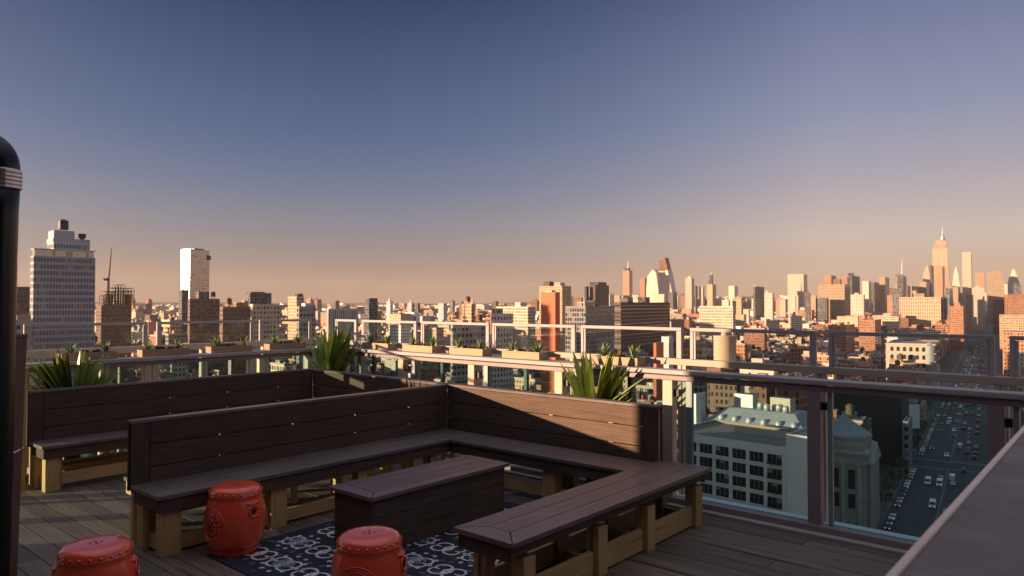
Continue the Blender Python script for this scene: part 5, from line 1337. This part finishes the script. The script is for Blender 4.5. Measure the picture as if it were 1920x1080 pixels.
# ------------------------------------------------------------------ cars on the avenue
def car_proto(paint, label, van=False):
    t = thing('car', (0, 0, 0), label, 'car', 'cars on the avenue')
    L, W_, Hh = (5.4, 2.0, 2.3) if van else (4.5, 1.8, 1.42)
    if van: prof = [(-2.7, .35), (2.7, .35), (2.7, 1.05), (2.25, 1.2), (1.7, 2.2), (-2.6, 2.3), (-2.7, 2.1)]; glassr = [(1.72, 1.25, 2.2, 1.25, 1.62, 2.1)]
    else: prof = [(-2.25, .35), (2.25, .35), (2.25, .72), (1.15, .92), (.45, 1.40), (-1.05, 1.42), (-1.75, .98), (-2.25, .92)]
    g = G(); n = len(prof)
    def yw(z): return W_/2*(1 if z < .95 else 1-(z-.95)*(.05 if van else .34))
    vs = [(x, -yw(z), z) for x, z in prof]+[(x, yw(z), z) for x, z in prof]
    g.add(vs, [tuple(range(n)), tuple(range(2*n-1, n-1, -1))]+[(i, n+i, n+(i+1) % n, (i+1) % n) for i in range(n)], paint); obj('body', g, t, bevel=.06)
    g = G()
    if van: g.add([(2.28, -.85, 1.24), (2.28, .85, 1.24), (1.78, .8, 2.12), (1.78, -.8, 2.12)], [(0, 1, 2, 3)], M['rubber'])
    else:
        g.add([(1.13, -.76, .97), (1.13, .76, .97), (.53, .66, 1.37), (.53, -.66, 1.37)], [(0, 1, 2, 3)], M['rubber'])
        g.add([(-1.76, -.74, 1.02), (-1.76, .74, 1.02), (-1.14, .66, 1.40), (-1.14, -.66, 1.40)], [(3, 2, 1, 0)], M['rubber'])
        for s in (-1, 1): g.add([(1.0, s*.905, .98), (.42, s*.775, 1.33), (-1.0, s*.775, 1.34), (-1.5, s*.9, 1.0)], [(0, 1, 2, 3)], M['rubber'])
    obj('windows', g, t)
    for sx in (-1.4, 1.4):
        for sy in (-1, 1):
            g = G(); vs = [(sx+.33*cos(a), sy*(W_/2-.12)+e, .33+.33*sin(a)) for e in (-.1, .13) for a in [k*pi/6 for k in range(12)]]
            g.add(vs, [tuple(range(11, -1, -1)), tuple(range(12, 24))]+[(k, (k+1) % 12, 12+(k+1) % 12, 12+k) for k in range(12)], M['rubber']); obj('wheel', g, t)
    for s in (-1, 1):
        g = G(); g.box(L/2-.02, L/2+.06, s*W_*.36-.17, s*W_*.36+.17, .55, .72, M['hl']); obj('headlight', g, t)
        g = G(); g.box(-L/2-.06, -L/2+.02, s*W_*.38-.14, s*W_*.38+.14, .62, .82, M['tl']); obj('taillight', g, t)
    return t
def emit(name, col, s, base):
    m, nt, ns, ls = new_mat(name); o = N(ns, 'ShaderNodeOutputMaterial'); p = N(ns, 'ShaderNodeBsdfPrincipled')
    p.inputs['Base Color'].default_value = (*base, 1); p.inputs['Emission Color'].default_value = (*col, 1); p.inputs['Emission Strength'].default_value = s; p.inputs['Roughness'].default_value = .2
    ls.new(p.outputs[0], o.inputs[0]); return m
M['hl'] = emit('lit_headlight', (1, .93, .82), .35, (.8, .8, .8)); M['tl'] = emit('red_taillight', (1, .05, .02), .15, (.5, .02, .02))
PAINT = {'white': (.72, .73, .74), 'silver': (.45, .46, .48), 'black': (.015, .016, .018), 'grey': (.12, .125, .13), 'dark blue': (.03, .05, .12), 'red': (.32, .03, .025), 'yellow': (.62, .38, .03)}
PM = {k: plain('paint_'+k.replace(' ', '_'), v, .28, .1, .08, 2, coat=.5) for k, v in PAINT.items()}
protos = {}; simple = {}
rr_ = random.Random(8)
spots = []
s = 246
while s < 700:          # parked along the left kerb
    if all(abs(s-c) > 13 for c in CROSS) and rr_.random() < .86: spots.append((s, 27.6, 180 if True else 0, 'parked by the left kerb', False))
    s += 6.1
for T, dr in ((24.2, 180), (20.6, 180), (17.1, 180), (12.9, 0), (9.6, 0), (6.2, 0)):
    s = 250+rr_.uniform(0, 20)
    while s < 2600:
        dens = .16 if s < 400 else (.30 if s < 560 else .46)
        if rr_.random() < dens and all(abs(s-c) > 9 for c in CROSS[:1]): spots.append((s, T+rr_.uniform(-.3, .3), dr, 'driving towards us' if dr else 'driving away', rr_.random() < .08))
        s += rr_.uniform(7.5, 11) if s < 700 else rr_.uniform(9, 16)*(1 if s < 1300 else 2.2)
spots.append((331, 21.0, 180, 'x', True))
seen = []
for sp_ in spots:
    p = av(sp_[0], sp_[1]); q = proj(p.x, p.y, GZ)
    if q and q[0] < 1925 and 585 < q[1] and q[1] < 1000 and q[1] < 1075-(q[0]-1700)*1.25: seen.append((q[1], q[0], sp_))
seen.sort(reverse=True); seen = seen[:290]
tally = {}; 
ORDN = ['first', 'second', 'third', 'fourth', 'fifth', 'sixth', 'seventh', 'eighth', 'ninth', 'tenth', 'eleventh', 'twelfth', 'thirteenth', 'fourteenth', 'fifteenth', 'sixteenth', 'seventeenth', 'eighteenth', 'nineteenth', 'twentieth']
for (y, x, (s, T, dr, what, van)) in seen:
    cl = rr_.choices(list(PAINT), (22, 16, 24, 20, 8, 4, 4))[0]
    if van: cl = 'white'
    key = (cl, van)
    k2 = (cl, van, what); tally[k2] = tally.get(k2, 0)+1
    n = tally[k2]
    o_ = ORDN[n-1] if n <= 20 else {2: 'twenty-', 3: 'thirty-', 4: 'forty-', 5: 'fifty-', 6: 'sixty-', 7: 'seventy-'}.get((n-1)//10, 'eighty-')+ORDN[(n-1) % 10]
    if what == 'x': what = 'driving towards us near the crossing'
    lab = f'{cl} {"delivery van" if van else "car"} {what}, {o_} {cl} one counted from the nearest'
    if y < 668:      # too small to show parts: one mesh
        if key not in simple:
            sg = G(); L_, W2, H2 = (5.4, 1.0, 2.3) if van else (4.5, .9, 1.42)
            sg.box(-L_/2, L_/2, -W2, W2, .3, .9, PM[cl]); sg.box(-L_/2+.6 if not van else -L_/2, L_/2-1.2, -W2*.86, W2*.86, .901, H2, M['rubber'] if not van else PM[cl]); sg.box(-L_/2+.9, L_/2-1.7, -W2*.84, W2*.84, H2+.002, H2+.05, PM[cl])
            o = simple[key] = tag(obj('car', sg), lab, 'car', 'cars on the avenue')
        else: o = simple[key].copy(); COL.objects.link(o)
    elif key not in protos: o = protos[key] = car_proto(PM[cl], lab, van)
    else: o = copy_tree(protos[key])
    p = av(s, T); o.location = (p.x, p.y, GZ+.022); o.rotation_euler = (0, 0, atan2(SA.y, SA.x)+radians(dr)); o['label'] = lab; o['category'] = 'van' if van else 'car'

g = G(); HB = 9500
g.box(-HB, HB, -HB, HB, GZ-1.2, 330, None)
def haze_mat():
    m, nt, ns, ls = new_mat('haze_air'); o = N(ns, 'ShaderNodeOutputMaterial'); v = N(ns, 'ShaderNodeVolumePrincipled')
    v.inputs['Color'].default_value = (.95, .93, .92, 1); v.inputs['Density'].default_value = 2.8e-5; v.inputs['Anisotropy'].default_value = .2
    ls.new(v.outputs[0], o.inputs['Volume']); return m
g.mats = [haze_mat()]; g.m = [0]*len(g.f)
o = obj('haze', g); tag(o, 'thin evening haze over the city', 'haze', None, 'stuff')

# ------------------------------------------------------------------ camera, light, sky
cam = bpy.data.cameras.new('camera'); co = bpy.data.objects.new('camera', cam); COL.objects.link(co)
cam.sensor_width = 36; cam.lens = FPX/1920*36; cam.clip_start = .05; cam.clip_end = 90000
co.location = (0, 0, H); co.rotation_euler = (pi/2+PITCH, 0, AZ)
cam.dof.use_dof = True; cam.dof.focus_distance = 7.0; cam.dof.aperture_fstop = 3.6
SC.camera = co
sl = bpy.data.lights.new('sun', 'SUN'); so = bpy.data.objects.new('sun', sl); COL.objects.link(so)
sl.energy = 4.7; sl.angle = radians(.5); sl.color = (1, .68, .43)
so.rotation_euler = SUN.to_track_quat('Z', 'Y').to_euler()
w = bpy.data.worlds.new('World'); SC.world = w; w.use_nodes = True
nt = w.node_tree; nt.nodes.clear(); ns, ls = nt.nodes, nt.links
EXPO = 1.4
sky = N(ns, 'ShaderNodeTexSky', sky_type='NISHITA'); sky.sun_disc = False
sky.sun_elevation = math.asin(SUN.z); sky.sun_rotation = atan2(SUN.x, SUN.y)
sky.altitude = 0; sky.air_density = 1.0; sky.dust_density = .6; sky.ozone_density = 3.0
# clear winter dusk: blue higher up, zenith out of view brightened as fill, rosy towards the horizon, darkest at right angles to the sun
tc = N(ns, 'ShaderNodeTexCoord'); sx = N(ns, 'ShaderNodeSeparateXYZ'); ls.new(tc.outputs['Generated'], sx.inputs[0])
def lin(c): return tuple(((v/255)/12.92 if v <= 10 else ((v/255+.055)/1.055)**2.4) for v in c)
def ramp(stops):
    r = N(ns, 'ShaderNodeValToRGB'); cr = r.color_ramp
    while len(cr.elements) < len(stops): cr.elements.new(.5)
    for e, (p, c) in zip(cr.elements, stops): e.position = p; e.color = (*lin(c), 1)
    ls.new(sx.outputs[2], r.inputs[0]); return r.outputs[0]
rA = ramp([(0, (180,134,112)), (.022, (172,132,112)), (.063, (148,130,127)), (.11, (128,126,138)), (.16, (102,113,142)), (.22, (78,97,134)), (.40, (24,49,90)), (.60, (118,123,148)), (1, (208,207,218))])
rB = ramp([(0, (214,168,134)), (.03, (210,171,143)), (.085, (206,184,171)), (.16, (172,162,172)), (.235, (141,146,171)), (.39, (96,103,143)), (.58, (118,123,148)), (1, (208,207,218))])
dk = dirA(-17); hz = N(ns, 'ShaderNodeVectorMath', operation='MULTIPLY'); hz.inputs[1].default_value = (1, 1, 0); ls.new(tc.outputs['Generated'], hz.inputs[0])
nv = N(ns, 'ShaderNodeVectorMath', operation='NORMALIZE'); ls.new(hz.outputs[0], nv.inputs[0])
dt = N(ns, 'ShaderNodeVectorMath', operation='DOT_PRODUCT'); dt.inputs[1].default_value = (dk.x, dk.y, 0); ls.new(nv.outputs[0], dt.inputs[0])
mr = N(ns, 'ShaderNodeMapRange', interpolation_type='SMOOTHERSTEP' if False else 'LINEAR'); mr.inputs[1].default_value = 1; mr.inputs[2].default_value = .76; ls.new(dt.outputs['Value'], mr.inputs[0])
cmix = mixc(ns, ls, mr.outputs[0], rA, rB)
scl = N(ns, 'ShaderNodeVectorMath', operation='SCALE'); scl.inputs['Scale'].default_value = 1/(.1*2**EXPO); ls.new(cmix, scl.inputs[0])
fin = mixc(ns, ls, .95, sky.outputs[0], scl.outputs[0])
bg = N(ns, 'ShaderNodeBackground'); bg.inputs[1].default_value = .1; wo = N(ns, 'ShaderNodeOutputWorld')
ls.new(fin, bg.inputs[0]); ls.new(bg.outputs[0], wo.inputs[0])
SC.cycles.transparent_max_bounces = 40
SC.view_settings.view_transform = 'Standard'; SC.view_settings.look = 'None'
SC.view_settings.exposure = EXPO; SC.view_settings.gamma = 1
